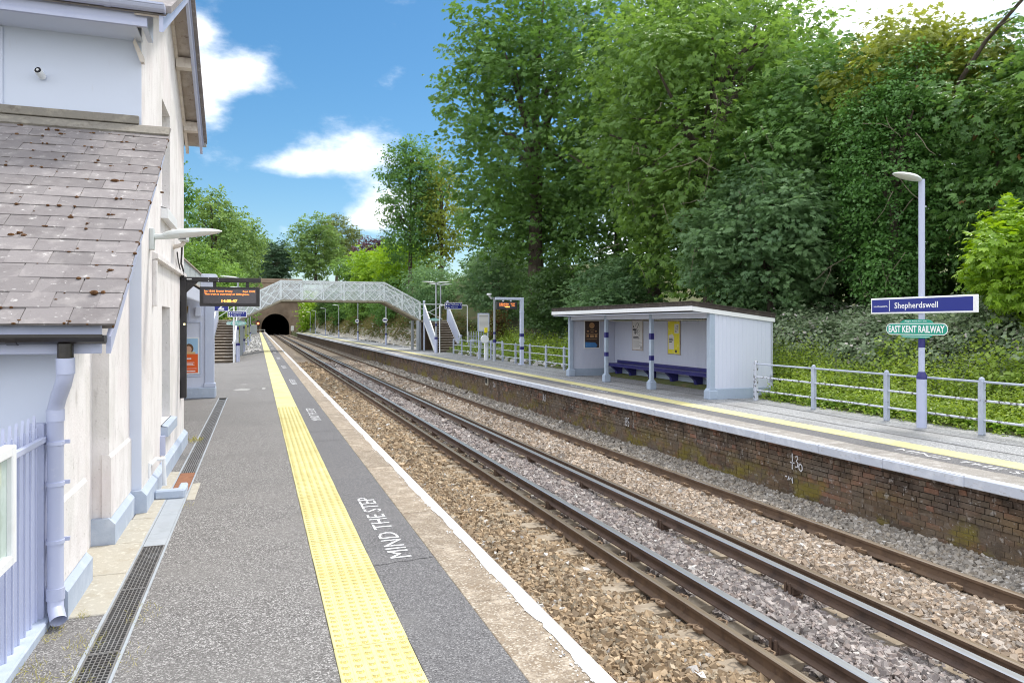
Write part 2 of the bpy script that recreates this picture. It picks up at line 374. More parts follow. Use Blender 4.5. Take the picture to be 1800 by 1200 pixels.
# ------------------------------------------------------------------ mesh helpers
class MB:
    def __init__(s, mtx=None):
        s.v, s.f, s.mi, s.mtx = [], [], [], mtx

    def add(s, vs, fs, mi=0):
        n = len(s.v)
        if s.mtx is not None:
            vs = [s.mtx @ Vector(p) for p in vs]
        s.v += [tuple(p) for p in vs]
        s.f += [tuple(i + n for i in f) for f in fs]
        s.mi += [mi] * len(fs)
        return s

    def box(s, x0, x1, y0, y1, z0, z1, b=0.0, mi=0, rot=None):
        cx, cy, cz = (x0 + x1) / 2, (y0 + y1) / 2, (z0 + z1) / 2
        h = (abs(x1 - x0) / 2, abs(y1 - y0) / 2, abs(z1 - z0) / 2)
        if b <= 0:
            vs = [(sx * h[0], sy * h[1], sz * h[2]) for sx in (-1, 1) for sy in (-1, 1) for sz in (-1, 1)]
            fs = [(0, 1, 3, 2), (4, 6, 7, 5), (0, 4, 5, 1), (2, 3, 7, 6), (0, 2, 6, 4), (1, 5, 7, 3)]
        else:
            b = min(b, .49 * min(h) * 2)
            idx, vs = {}, []
            for sx in (-1, 1):
                for sy in (-1, 1):
                    for sz in (-1, 1):
                        for a in range(3):
                            p = [sx * (h[0] - b), sy * (h[1] - b), sz * (h[2] - b)]
                            p[a] = (sx, sy, sz)[a] * h[a]
                            idx[(sx, sy, sz, a)] = len(vs)
                            vs.append(tuple(p))
            fs = []
            I = lambda sx, sy, sz, a: idx[(sx, sy, sz, a)]
            for q in (-1, 1):
                fs.append((I(q, -1, -1, 0), I(q, 1, -1, 0), I(q, 1, 1, 0), I(q, -1, 1, 0)))
                fs.append((I(-1, q, -1, 1), I(1, q, -1, 1), I(1, q, 1, 1), I(-1, q, 1, 1)))
                fs.append((I(-1, -1, q, 2), I(1, -1, q, 2), I(1, 1, q, 2), I(-1, 1, q, 2)))
                for w in (-1, 1):
                    fs.append((I(q, w, -1, 0), I(q, w, 1, 0), I(q, w, 1, 1), I(q, w, -1, 1)))
                    fs.append((I(q, -1, w, 0), I(q, 1, w, 0), I(q, 1, w, 2), I(q, -1, w, 2)))
                    fs.append((I(-1, q, w, 1), I(1, q, w, 1), I(1, q, w, 2), I(-1, q, w, 2)))
                    for u in (-1, 1):
                        fs.append((I(q, w, u, 0), I(q, w, u, 1), I(q, w, u, 2)))
        if rot is not None:
            vs = [rot @ Vector(p) for p in vs]
        return s.add([(p[0] + cx, p[1] + cy, p[2] + cz) for p in vs], fs, mi)

    def tube(s, pts, r, n=8, cap=True, mi=0):
        pts = [Vector(p) for p in pts]
        rs = r if isinstance(r, (list, tuple)) else [r] * len(pts)
        vs, fs = [], []
        t = (pts[1] - pts[0]).normalized()
        u = t.orthogonal().normalized()
        for i, p in enumerate(pts):
            if i == 0:
                tt = (pts[1] - pts[0])
            elif i == len(pts) - 1:
                tt = (pts[i] - pts[i - 1])
            else:
                tt = (pts[i + 1] - pts[i]).normalized() + (pts[i] - pts[i - 1]).normalized()
            tt.normalize()
            u = (u - tt * u.dot(tt))
            u = u.normalized() if u.length > 1e-6 else tt.orthogonal().normalized()
            w = tt.cross(u)
            for k in range(n):
                a = 2 * math.pi * (k + .5) / n
                vs.append(p + (u * math.cos(a) + w * math.sin(a)) * rs[i])
        for i in range(len(pts) - 1):
            for k in range(n):
                k2 = (k + 1) % n
                fs.append((i * n + k, i * n + k2, (i + 1) * n + k2, (i + 1) * n + k))
        if cap:
            fs.append(tuple(range(n - 1, -1, -1)))
            fs.append(tuple((len(pts) - 1) * n + k for k in range(n)))
        return s.add(vs, fs, mi)

    def ext(s, prof, axis, a0, a1, mi=0, mis=None):
        """extrude closed 2D profile along axis 'x','y','z' from a0 to a1"""
        n = len(prof)
        mk = {'y': lambda p, a: (p[0], a, p[1]), 'x': lambda p, a: (a, p[0], p[1]), 'z': lambda p, a: (p[0], p[1], a)}[axis]
        vs = [mk(p, a0) for p in prof] + [mk(p, a1) for p in prof]
        for i in range(n):
            j = (i + 1) % n
            s.add([vs[i], vs[j], vs[n + j], vs[n + i]], [(0, 1, 2, 3)], mis[i] if mis else mi)
        s.add(vs[:n], [tuple(range(n))], mi)
        s.add(vs[n:], [tuple(range(n - 1, -1, -1))], mi)
        return s

    def quad(s, a, b, c, d, mi=0):
        return s.add([a, b, c, d], [(0, 1, 2, 3)], mi)

    def lathe(s, c, prof, n=12, mi=0):
        vs, fs = [], []
        for r, z in prof:
            for k in range(n):
                a = 2 * math.pi * k / n
                vs.append((c[0] + r * math.cos(a), c[1] + r * math.sin(a), c[2] + z))
        m = len(prof)
        for i in range(m - 1):
            for k in range(n):
                k2 = (k + 1) % n
                fs.append((i * n + k, i * n + k2, (i + 1) * n + k2, (i + 1) * n + k))
        fs.append(tuple(range(n - 1, -1, -1)))
        fs.append(tuple((m - 1) * n + k for k in range(n)))
        return s.add(vs, fs, mi)

    def ell(s, c, r, n=10, m=6, mi=0):
        return s.lathe((0, 0, 0), [(0, 0)], 3) if False else s._ell(c, r, n, m, mi)

    def _ell(s, c, r, n, m, mi):
        vs, fs = [], []
        for i in range(m + 1):
            ph = math.pi * i / m
            for k in range(n):
                a = 2 * math.pi * k / n
                vs.append((c[0] + r[0] * math.sin(ph) * math.cos(a), c[1] + r[1] * math.sin(ph) * math.sin(a), c[2] + r[2] * math.cos(ph)))
        for i in range(m):
            for k in range(n):
                k2 = (k + 1) % n
                fs.append((i * n + k, i * n + k2, (i + 1) * n + k2, (i + 1) * n + k))
        return s.add(vs, fs, mi)

    def mesh(s, name, mats, origin=(0, 0, 0), smooth=False, recalc=True):
        me = bpy.data.meshes.new(name)
        ox, oy, oz = origin
        me.from_pydata([(a - ox, b - oy, c - oz) for a, b, c in s.v], [], s.f)
        if not isinstance(mats, (list, tuple)):
            mats = [mats]
        for m in mats:
            me.materials.append(m)
        if len(mats) > 1:
            me.polygons.foreach_set('material_index', s.mi)
        if recalc:
            bm = bmesh.new()
            bm.from_mesh(me)
            bmesh.ops.remove_doubles(bm, verts=bm.verts, dist=1e-5)
            bmesh.ops.recalc_face_normals(bm, faces=bm.faces)
            bm.to_mesh(me)
            bm.free()
        if smooth:
            me.polygons.foreach_set('use_smooth', [True] * len(me.polygons))
            try:
                me.set_sharp_from_angle(angle=R(40))
            except Exception:
                pass
        me.update()
        return me

    def build(s, name, mats, parent=None, smooth=False, recalc=True, origin=None):
        """one mesh object; its origin is that of its parent (a root's place) so children keep simple transforms"""
        org = origin if origin is not None else (root_loc(parent) if parent else (0, 0, 0))
        me = s.mesh(name, mats, org, smooth, recalc)
        o = bpy.data.objects.new(name, me)
        COL.objects.link(o)
        if parent:
            o.parent = parent
            pl = root_loc(parent)
            o.location = (org[0] - pl[0], org[1] - pl[1], org[2] - pl[2])
        else:
            o.location = org
        o['wloc'] = list(org)
        return o


def root_loc(o):
    return tuple(o['wloc'])


def tag(o, label=None, cat=None, group=None, kind=None):
    for k, v in (('label', label), ('category', cat), ('group', group), ('kind', kind)):
        if v:
            o[k] = v
    return o


def thing(name, label, cat, loc=(0, 0, 0), group=None):
    o = bpy.data.objects.new(name, None)
    o.empty_display_size = .2
    COL.objects.link(o)
    o.location = loc
    o['wloc'] = list(loc)
    return tag(o, label, cat, group)


def inst(name, me, parent, wloc, rot=None, scale=None):
    """another object on the same mesh data, as a child of parent"""
    o = bpy.data.objects.new(name, me)
    COL.objects.link(o)
    o.parent = parent
    pl = root_loc(parent)
    o.location = (wloc[0] - pl[0], wloc[1] - pl[1], wloc[2] - pl[2])
    if rot:
        o.rotation_euler = rot
    if scale:
        o.scale = scale
    o['wloc'] = list(wloc)
    return o


def copy_tree(src, dloc, label, group=None):
    """a copy of a thing, its parts and their sub-parts, moved by dloc"""
    def rec(o, par):
        c = o.copy()
        COL.objects.link(c)
        if par:
            c.parent = par
        for ch in o.children:
            rec(ch, c)
        return c
    r = rec(src, None)
    r.location = (src.location[0] + dloc[0], src.location[1] + dloc[1], src.location[2] + dloc[2])
    r['wloc'] = list(r.location)
    return tag(r, label, None, group)


def np_mesh(name, V, F, material, col=None, smooth=False):
    """fast mesh from arrays; F: (n,k) equal-sided faces"""
    me = bpy.data.meshes.new(name)
    n, k = F.shape
    me.vertices.add(len(V))
    me.vertices.foreach_set('co', np.ascontiguousarray(V, dtype=np.float32).ravel())
    me.loops.add(n * k)
    me.loops.foreach_set('vertex_index', np.ascontiguousarray(F, dtype=np.int32).ravel())
    me.polygons.add(n)
    me.polygons.foreach_set('loop_start', np.arange(0, n * k, k, dtype=np.int32))
    if col is not None:
        a = me.attributes.new('tint', 'FLOAT_COLOR', 'POINT')
        c4 = np.ones((len(V), 4), dtype=np.float32)
        c4[:, :3] = col
        a.data.foreach_set('color', c4.ravel())
    me.materials.append(material)
    me.update(calc_edges=True)
    if not smooth:
        me.shade_flat()
    return me


def link(name, me, parent=None, wloc=(0, 0, 0)):
    o = bpy.data.objects.new(name, me)
    COL.objects.link(o)
    if parent:
        o.parent = parent
        pl = root_loc(parent)
        o.location = (wloc[0] - pl[0], wloc[1] - pl[1], wloc[2] - pl[2])
    else:
        o.location = wloc
    o['wloc'] = list(wloc)
    return o


def frame(o, right, up):
    """matrix: local x along right, y along up, z towards the viewer"""
    r, u = Vector(right).normalized(), Vector(up).normalized()
    n = r.cross(u)
    return Matrix(((r.x, u.x, n.x, o[0]), (r.y, u.y, n.y, o[1]), (r.z, u.z, n.z, o[2]), (0, 0, 0, 1)))


def FX(o):      # faces the track from the right (-X)
    return frame(o, (0, -1, 0), (0, 0, 1))


def FY(o):      # faces the camera (-Y)
    return frame(o, (1, 0, 0), (0, 0, 1))


_txt = {}


def text_geo(s, bold=0.0):
    key = (s, bold)
    if key not in _txt:
        cu = bpy.data.curves.new('lettering', 'FONT')
        cu.body = s
        cu.size = 1.0
        cu.resolution_u = 2
        cu.offset = bold
        ob = bpy.data.objects.new('lettering', cu)
        COL.objects.link(ob)
        bpy.context.view_layer.update()
        dg = bpy.context.evaluated_depsgraph_get()
        me = bpy.data.meshes.new_from_object(ob.evaluated_get(dg))
        vs = [tuple(v.co) for v in me.vertices]
        fs = [tuple(p.vertices) for p in me.polygons]
        bpy.data.objects.remove(ob)
        bpy.data.curves.remove(cu)
        bpy.data.meshes.remove(me)
        xs = [v[0] for v in vs]
        ys = [v[1] for v in vs]
        x0, x1, y0, y1 = min(xs), max(xs), min(ys), max(ys)
        _txt[key] = ([((a - x0), (b - y0)) for a, b, c in vs], fs, x1 - x0, y1 - y0)
    return _txt[key]


def text(mb, s, x, y, w, h, z=0.002, mi=0, bold=0.0):
    """lettering stretched into the box x..x+w, y..y+h of the builder's frame"""
    vs, fs, tw, th = text_geo(s, bold)
    mb.add([(x + a * w / tw, y + b * h / th, z) for a, b in vs], fs, mi)
    return mb


def ribbon(mb, pts, w, z=.003, mi=0):
    """flat brush stroke through 2-D points in the builder's frame"""
    L_, R_ = [], []
    for i, p in enumerate(pts):
        a = pts[max(0, i - 1)]
        b = pts[min(len(pts) - 1, i + 1)]
        dx, dy = b[0] - a[0], b[1] - a[1]
        l = math.hypot(dx, dy) or 1
        nx, ny = -dy / l * w / 2, dx / l * w / 2
        L_.append((p[0] + nx, p[1] + ny, z))
        R_.append((p[0] - nx, p[1] - ny, z))
    n = len(pts)
    mb.add(L_ + R_, [(i, i + 1, n + i + 1, n + i) for i in range(n - 1)], mi)


def sstep(a, b, x):
    t = np.clip((x - a) / (b - a), 0, 1)
    return t * t * (3 - 2 * t)
# ================================================================== THE SETTING
ZR = -0.95          # rail top
ZP2 = -0.06         # far platform surface


def bank(x, y):
    """height of the ground"""
    x = np.asarray(x, dtype=float)
    y = np.asarray(y, dtype=float)
    far = sstep(38, 66, y)
    rise_r = np.clip((x - 11.75) / 5.0, 0, 1)
    near_r = 1.15 * sstep(0, 1, rise_r) + np.clip(x - 16.5, 0, 30) * .07
    far_r = 6.2 * np.clip((x - 11.75) / 6.2, 0, 1) ** .8 + np.clip(x - 18, 0, 40) * .13
    right = np.where(x > 11.75, near_r * (1 - far) + far_r * far, -.25)
    lf = sstep(26, 64, y)
    left = np.where(x < -3.2, lf * (6.5 * np.clip((-3.2 - x) / 6.0, 0, 1) + np.clip(-9 - x, 0, 40) * .12), 0)
    left = np.where((x >= -3.2) & (x < 1.3), -.45, left - .3 * (x < 1.3))
    z = np.where(x < 1.3, left, right)
    z = np.where((x >= 1.3) & (x <= 8.6), -1.30, z)
    end = sstep(120, 206, y)
    side = np.where(x < 4.5, np.clip((-.5 - x) / 9, 0, 1), np.clip((x - 10.5) / 9, 0, 1))
    z = z + end * side * np.clip(13.2 - z, 0, 20)
    return z


def grid_mesh(name, xs, ys, zf, material, hole=None):
    X, Y = np.meshgrid(xs, ys)
    Z = zf(X, Y)
    V = np.stack([X.ravel(), Y.ravel(), Z.ravel()], 1)
    nx, ny = len(xs), len(ys)
    i, j = np.meshgrid(np.arange(nx - 1), np.arange(ny - 1))
    a = (j * nx + i).ravel()
    F = np.stack([a, a + 1, a + nx + 1, a + nx], 1)
    if hole is not None:
        cx = V[F].mean(1)
        F = F[~hole(cx[:, 0], cx[:, 1])]
    return np_mesh(name, V, F, material, smooth=True)


xs = np.concatenate([[-400, -200, -100, -60, -40, -30, -24], np.arange(-20, -3.2, 1.2), [-3.21, -3.19, -2, 0, 1.29, 1.31, 3, 5, 7, 8.59, 8.61, 10, 11.74],
                     np.arange(11.76, 30, .8), [32, 36, 42, 50, 70, 100, 200, 400]])
ys = np.concatenate([[-200, -60, -20], np.arange(-8, 80, 2.0), np.arange(80, 206, 5.0), [206.2]])
g = link('ground', grid_mesh('ground', xs, ys, bank, M['soil']))
tag(g, kind='structure')


def hill_z(x, y):
    return 13.3 + (y - 206) * .05 + np.where(np.abs(x - 4.5) < 9, 0.0, 0.0) + np.minimum(np.abs(x), 400) * .012


h = link('hill', grid_mesh('hill', np.concatenate([[-400, -200, -100, -50], np.arange(-30, 50, 6.0), [70, 120, 200, 400]]), np.array([206.0, 215, 230, 260, 300, 400, 600]), hill_z, M['soil']))
tag(h, kind='structure')

# ---------------------------------------------------------------- ballast bed and stones
EDGE1 = 1.67


def bed_z(x, y):
    k = np.interp(x, [1.3, 2.3, 2.75, 3.2, 3.62, 3.80, 4.10, 4.20, 4.45, 4.85, 5.2, 5.42, 5.62, 5.86, 6.1, 6.6, 7.1, 7.20, 7.34, 7.6, 8.3],
                  [-1.17, -1.16, -1.12, -1.085, -1.115, -1.15, -1.155, -1.165, -1.15, -1.085, -1.10, -1.165, -1.15, -1.13, -1.085, -1.08, -1.125, -1.145, -1.135, -1.07, -1.00])
    return k + .018 * np.sin(x * 3.1 + y * 1.7) * np.sin(y * .9 - x)


tb = link('track_bed', grid_mesh('track_bed', np.concatenate([[1.3], np.arange(1.6, 8.3, .11), [8.3]]), np.concatenate([np.arange(-6, 60, 1.0), np.arange(60, 290, 6.0)]), lambda x, y: bed_z(x, y) - .02, M['ballast_bed']))
tag(tb, kind='structure')

nrg = np.random.default_rng(3)
CUBE = np.array([[-1, -1, -1], [1, -1, -1], [1, 1, -1], [-1, 1, -1], [-1, -1, 1], [1, -1, 1], [1, 1, 1], [-1, 1, 1]], dtype=float)
CF = np.array([[0, 3, 2, 1], [4, 5, 6, 7], [0, 1, 5, 4], [1, 2, 6, 5], [2, 3, 7, 6], [3, 0, 4, 7]])


def rand_rot(n, g_):
    q = g_.normal(size=(n, 4))
    q /= np.linalg.norm(q, axis=1, keepdims=True)
    w, x, y, z = q.T
    return np.stack([np.stack([1 - 2 * (y * y + z * z), 2 * (x * y - z * w), 2 * (x * z + y * w)], 1),
                     np.stack([2 * (x * y + z * w), 1 - 2 * (x * x + z * z), 2 * (y * z - x * w)], 1),
                     np.stack([2 * (x * z - y * w), 2 * (y * z + x * w), 1 - 2 * (x * x + y * y)], 1)], 1)


def stones(name, x0, x1, pal, label, skip=None, zf=bed_z, bands=None):
    Vs, Fs, Cs = [], [], []
    n0 = 0
    for (ya, yb, dens, s0, s1) in bands or ((3.2, 8, 1350, .013, .027), (8, 14, 950, .015, .028), (14, 28, 330, .022, .038), (28, 55, 80, .04, .065)):
        n = int((x1 - x0) * (yb - ya) * dens)
        px = nrg.uniform(x0, x1, n)
        py = nrg.uniform(ya, yb, n)
        if skip is not None:
            k = ~skip(px, py)
            px, py = px[k], py[k]
            n = len(px)
        s = nrg.uniform(s0, s1, n) * np.where(nrg.random(n) < .12, 1.35, 1)
        sc = s[:, None] * nrg.uniform(.55, 1.35, (n, 3))
        V = CUBE[None] * (1 + nrg.uniform(-.42, .25, (n, 8, 3))) * sc[:, None, :]
        V = np.einsum('nij,nkj->nki', rand_rot(n, nrg), V)
        pz = zf(px, py) + nrg.uniform(-.6, .45, n) * s
        V += np.stack([px, py, pz], 1)[:, None, :]
        F = (CF[None] + 8 * np.arange(n)[:, None, None] + n0).reshape(-1, 4)
        pal_ = np.array(pal)
        c = pal_[nrg.integers(0, len(pal_), n)] * nrg.uniform(.62, 1.28, (n, 1))
        w = nrg.random(n) < .02
        c[w] = np.array([.55, .53, .50])
        Vs.append(V.reshape(-1, 3))
        Fs.append(F)
        Cs.append(np.repeat(c, 8, axis=0))
        n0 += n * 8
    o = link(name, np_mesh(name, np.concatenate(Vs), np.concatenate(Fs), M['ballast'], np.concatenate(Cs)))
    return tag(o, label, 'ballast', kind='stuff')


SLP = 0.655
SY0 = 1.2


def on_sleeper(px, py):
    ph = np.abs(((py - SY0 + SLP / 2) % SLP) - SLP / 2)
    return (ph < .11 + .03 * np.sin(px * 40 + py * 9)) & (px > 3.52 + .05 * np.sin(py * 7)) & (nrg.random(len(px)) < .93)


TAN = [(.36, .265, .165), (.30, .215, .13), (.42, .32, .21), (.25, .185, .12), (.34, .28, .20)]
GREY = [(.33, .295, .275), (.27, .235, .225), (.38, .345, .32), (.30, .25, .225), (.22, .195, .185)]
PALE = [(.38, .31, .24), (.33, .255, .19), (.44, .37, .30), (.36, .315, .27), (.29, .22, .155)]
WALLG = [(.33, .30, .26), (.27, .245, .215), (.38, .345, .30), (.30, .26, .21)]
stones('ballast', 2.0, 3.93, TAN, 'brown stone ballast between the white platform edge and the nearest visible rail', on_sleeper)
stones('ballast', 4.06, 4.30, [(.17, .13, .10), (.12, .09, .07), (.22, .175, .14)], 'dark ballast in the gap between the running rail and the electric rail')
stones('ballast', 4.40, 5.72, GREY, 'grey ballast in the wide strip between the two electric rails')
stones('ballast', 5.84, 7.19, PALE, 'pale pinkish ballast between the rails of the far track')
stones('ballast', 7.33, 8.18, WALLG, 'grey ballast banked against the foot of the brick platform wall')

# ---------------------------------------------------------------- near platform
np_ = thing('platform', None, None, (0, 0, 0))
tag(np_, kind='structure')


def zl(x, y):
    return -.26 * sstep(22, 42, np.asarray(y, float)) * np.clip((.39 - np.asarray(x, float)) / 1.6, 0, 1)


ysl = np.concatenate([np.arange(-4, 60, 1.0), np.arange(60, 180, 6.0)])
a1 = link('asphalt', grid_mesh('asphalt', np.array([-.69, -.2, .2, .388]), ysl, zl, M['asphalt']), np_)
a2 = link('asphalt', grid_mesh('asphalt', np.array([-9, -4, -2, -1.4, -.872]), ysl, zl, M['asphalt']), np_)
a3 = link('asphalt', grid_mesh('asphalt', np.array([.802, 1.0, 1.2, 1.268]), ysl, lambda x, y: 0 * x, M['asphalt_dark']), np_)
mb = MB()
mb.box(.39, EDGE1 - .06, -4, 176, -1.35, -.115)
mb.box(-9, .385, 176.01, 176.3, -1.2, -.02)
mb.build('platform_wall', M['mortar'], np_)
mb = MB()
mb.box(-.872, -.862, -4, 18.7, -.2, .001)
mb.box(-.70, -.69, -4, 18.7, -.2, .001)
mb.box(-.862, -.70, -4, 18.7, -.2, -.14)
mb.build('drain_channel', [M['drain_dark']], np_)
mb = MB()
mb = None
link('asphalt', grid_mesh('asphalt', np.array([-.872, -.69]), np.concatenate([[18.7], np.arange(20, 60, 1.0), np.arange(60, 180, 6.0)]), zl, M['asphalt']), np_)

m_ = None
mb = MB()
mb.box(-.8825, -.8635, -4, 18.69, -.02, .0055, b=.002)
mb.box(-.6985, -.6815, -4, 18.69, -.02, .0055, b=.002)
mb.build('drain_edging', M['grey_metal'], np_)

# tactile slabs: ribbed plates with rows of offset half domes
SL = .404


def slab(full):
    m = MB()
    m.box(-.2035, .2035, -.1995, .1995, -.03, .006, b=.003)
    if full:
        for i in range(6):
            for j in range(6):
                cx, cy = -.168 + .0672 * i, -.168 + .0672 * j + (.0168 if i % 2 else -.0168) * 0
                vs, fs = [], []
                n = 8
                for (r, z) in ((.0165, .0055), (.0140, .0118), (.007, .0138)):
                    for k in range(n):
                        a = 2 * math.pi * k / n
                        vs.append((cx + r * math.cos(a), cy + r * math.sin(a) * (1.0 if math.sin(a) > 0 else .55), z))
                for q in range(2):
                    for k in range(n):
                        k2 = (k + 1) % n
                        fs.append((q * n + k, q * n + k2, q * n + n + k2, q * n + n + k))
                fs.append(tuple(2 * n + k for k in range(n)))
                m.add(vs, fs)
                ring = [(cx + q * math.cos(6.2832 * k / 10), cy - .003 + q * math.sin(6.2832 * k / 10) * 1.05, .0064) for q in (.0225,) for k in range(10)]  # flat ring set to the near side, painting in the dome's shading and grime
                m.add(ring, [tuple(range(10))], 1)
        for i in range(20):       # fine ribs along the slab
            x = -.196 + .0206 * i
            m.add([(x - .003, -.197, .006), (x + .003, -.197, .006), (x + .003, .197, .006), (x - .003, .197, .006), (x, -.197, .0078), (x, .197, .0078)], [(0, 3, 5, 4), (1, 4, 5, 2)])
    return m.mesh('tactile_slab', [M['tactile'], M['tactile_shade_dirt']], recalc=True)


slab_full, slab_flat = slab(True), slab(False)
X_T1 = .595
y = 1.0
for i in range(72):
    yy = 1.0 + i * SL
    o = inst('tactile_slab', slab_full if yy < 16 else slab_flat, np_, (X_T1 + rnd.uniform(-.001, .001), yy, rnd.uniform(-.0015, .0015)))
mb = MB()
mb.box(X_T1 - .203, X_T1 + .203, 1.0 + 72 * SL - .2, 172, -.03, .006)
mb.box(X_T1 - .203, X_T1 + .203, -4, .79, -.03, .006)
mb.build('tactile_strip', M['tactile'], np_)

# coping stones
cop = []
for v in range(4):
    m = MB()
    m.box(1.2695, EDGE1, -.5715, .5715, -.11, .002, b=.006)
    cop.append(m.mesh('coping_stone', M['coping']))
yc = .4
ci = 0
while yc < 31:
    o = inst('coping_stone', cop[ci % 4], np_, (0, yc, rnd.uniform(-.002, .002)))
    yc += 1.15
    ci += 1
m = MB()
m.box(1.2695, EDGE1, yc - .575, 176, -.11, .002)
m.box(1.2695, EDGE1, -4, .4 - .575, -.11, .002)
m.build('coping', M['coping'], np_)
# painted white edge line with a ragged inner side and stray flecks
m = MB()
pts = []
yv = list(np.arange(-4, 40, .06)) + list(np.arange(40, 176.1, 4.0))
prev = None
for yy in yv:
    e = 1.572 + (.006 * math.sin(yy * 7.1) + .007 * math.sin(yy * 2.3) + rnd.uniform(-.004, .004)) * (1 if yy < 40 else 0)
    if rnd.random() < .06 and yy < 40:
        e += rnd.uniform(.005, .022)
    cur = ((e, yy, .0042), (EDGE1 + .0015, yy, .0042), (EDGE1 + .0015, yy, -.075))
    if prev:
        m.quad(prev[0], prev[1], cur[1], cur[0])
        m.quad(prev[1], prev[2], cur[2], cur[1])
    prev = cur
for i in range(260):
    yy = 3 + 26 * rnd.random() ** 1.6
    x = 1.565 - abs(rnd.gauss(0, .035))
    n = rnd.choice((4, 5, 6))
    r = rnd.uniform(.002, .010)
    m.add([(x + r * rnd.uniform(.5, 1) * math.cos(6.283 * k / n), yy + 1.8 * r * rnd.uniform(.5, 1.2) * math.sin(6.283 * k / n), .0072) for k in range(n)], [tuple(range(n))])
m.build('edge_line', M['white_line'], np_, recalc=False)

for ys_, ln in ((5.45, 2.0), (13.72, 2.05), (22.2, 2.1), (30.4, 2.1), (38.7, 2.1), (47, 2.1), (55.3, 2.1), (63.6, 2.1), (72, 2.1), (88, 2.1), (104, 2.1)):
    m = MB(frame((1.112, ys_, .0), (0, 1, 0), (-1, 0, 0)))
    text(m, 'MIND THE STEP', 0, 0, ln, .165, z=.0045)
    m.build('painted_lettering', M['lettering'], np_, recalc=False)
# repairs and seams in the surfacing
m = MB()
for (x0, x1, y0, y1) in ((.803, 1.268, 11.3, 12.25), (-.62, -.15, 20.6, 21.2), (-.5, -.25, 22.6, 22.8), (.10, .22, 20.8, 21.4)):
    n = 14
    ring = []
    for k in range(n):
        a = 2 * math.pi * k / n
        cx, cy = (x0 + x1) / 2, (y0 + y1) / 2
        if x0 > .5:
            break
        ring.append((cx + (x1 - x0) / 2 * math.cos(a) * rnd.uniform(.75, 1.1), cy + (y1 - y0) / 2 * math.sin(a) * rnd.uniform(.75, 1.1), .0035))
    if ring:
        m.add(ring, [tuple(range(n))])
m.build('asphalt_patch', M['asphalt_patch'], np_, recalc=False)
m = MB()
for yy, x0, x1 in ((5.36, .803, 1.268), (11.3, .803, 1.268), (12.3, .803, 1.268), (16.4, .81, 1.26)):
    p = [(x0 + (x1 - x0) * k / 8, yy + rnd.uniform(-.012, .012) + .05 * k / 8, .003) for k in range(9)]
    ribbon(m, [(a, b) for a, b, c in p], .035 if yy < 6 else .018, .003)
for yy in (24.4, 41.0):
    ribbon(m, [(-.69 + 1.07 * k / 10, yy + .12 * math.sin(k * .9) + .03 * k) for k in range(11)], .04, .004 - .0)
m.build('crack_seal', M['asphalt_dark'], np_, recalc=False)
# pale slabs between building and drain
for (x0, x1, y0, y1) in ((-1.12, -.875, 4.98, 5.74), (-1.30, -.875, 5.75, 6.52), (-1.12, -.875, 6.53, 7.30), (-1.07, -.875, 7.31, 8.4), (-1.02, -.875, 8.41, 9.5)):
    m = MB()
    m.box(x0, x1, y0, y1, -.05, .008 + rnd.uniform(-.002, .003), b=.006)
    m.build('concrete_slab', M['concrete_pale'], np_)
m = MB()
m.box(-.680, -.60, 7.95, 8.75, -.04, .006, b=.004)
m.build('concrete_slab', M['concrete_pale'], np_)

# drain gratings
gr = MB()
gr.box(-.081, -.071, -.497, .497, -.02, .004)
gr.box(.071, .081, -.497, .497, -.02, .004)
gr.box(-.0705, .0705, -.497, -.487, -.02, .004)
gr.box(-.0705, .0705, .487, .497, -.02, .004)
for k in range(1, 6):
    x = -.0705 + .141 * k / 6
    gr.box(x - .0025, x + .0025, -.4865, .4865, -.018, .0025)
for k in range(1, 30):
    yy = -.487 + .974 * k / 30
    gr.box(-.0705, .0705, yy - .003, yy + .003, -.016, .0015)
gr_me = gr.mesh('drain_grate', M['grate'], recalc=False)
gs = MB()
gs.box(-.081, .081, -.497, .497, -.02, .004, b=.003)
for k in range(13):
    yy = -.45 + .9 * k / 12
    gs.box(-.045, .045, yy - .008, yy + .008, .004, .0045)
gs_me = gs.mesh('drain_grate', M['grey_metal'], recalc=False)
gt = MB()
gt.box(-.081, .081, -.497, .497, -.02, .004, b=.003)
gt_me = gt.mesh('drain_cover', M['grate_rust'], recalc=False)
gb = MB()
gb.box(-.081, -.071, -.497, .497, -.02, .004)
gb.box(.071, .081, -.497, .497, -.02, .004)
for k in range(6):
    x = -.058 + .116 * k / 5
    gb.box(x - .006, x + .006, -.497, .497, -.018, .003)
gb_me = gb.mesh('drain_grate', M['grate'], recalc=False)
for i in range(17):
    yy = 1.9 + i
    me = gr_me
    if i in (5, 6) :
        me = gs_me
    elif i == 7:
        me = gt_me
    elif i >= 8:
        me = gb_me
    inst('drain_cover' if i == 7 else 'drain_grate', me, np_, (-.781, yy, 0))

# ---------------------------------------------------------------- far platform
fp = thing('platform', None, None, (0, 0, 0))
tag(fp, kind='structure')
E2 = 8.02


def zr(x, y):
    return ZP2 + 0 * np.asarray(x, float)


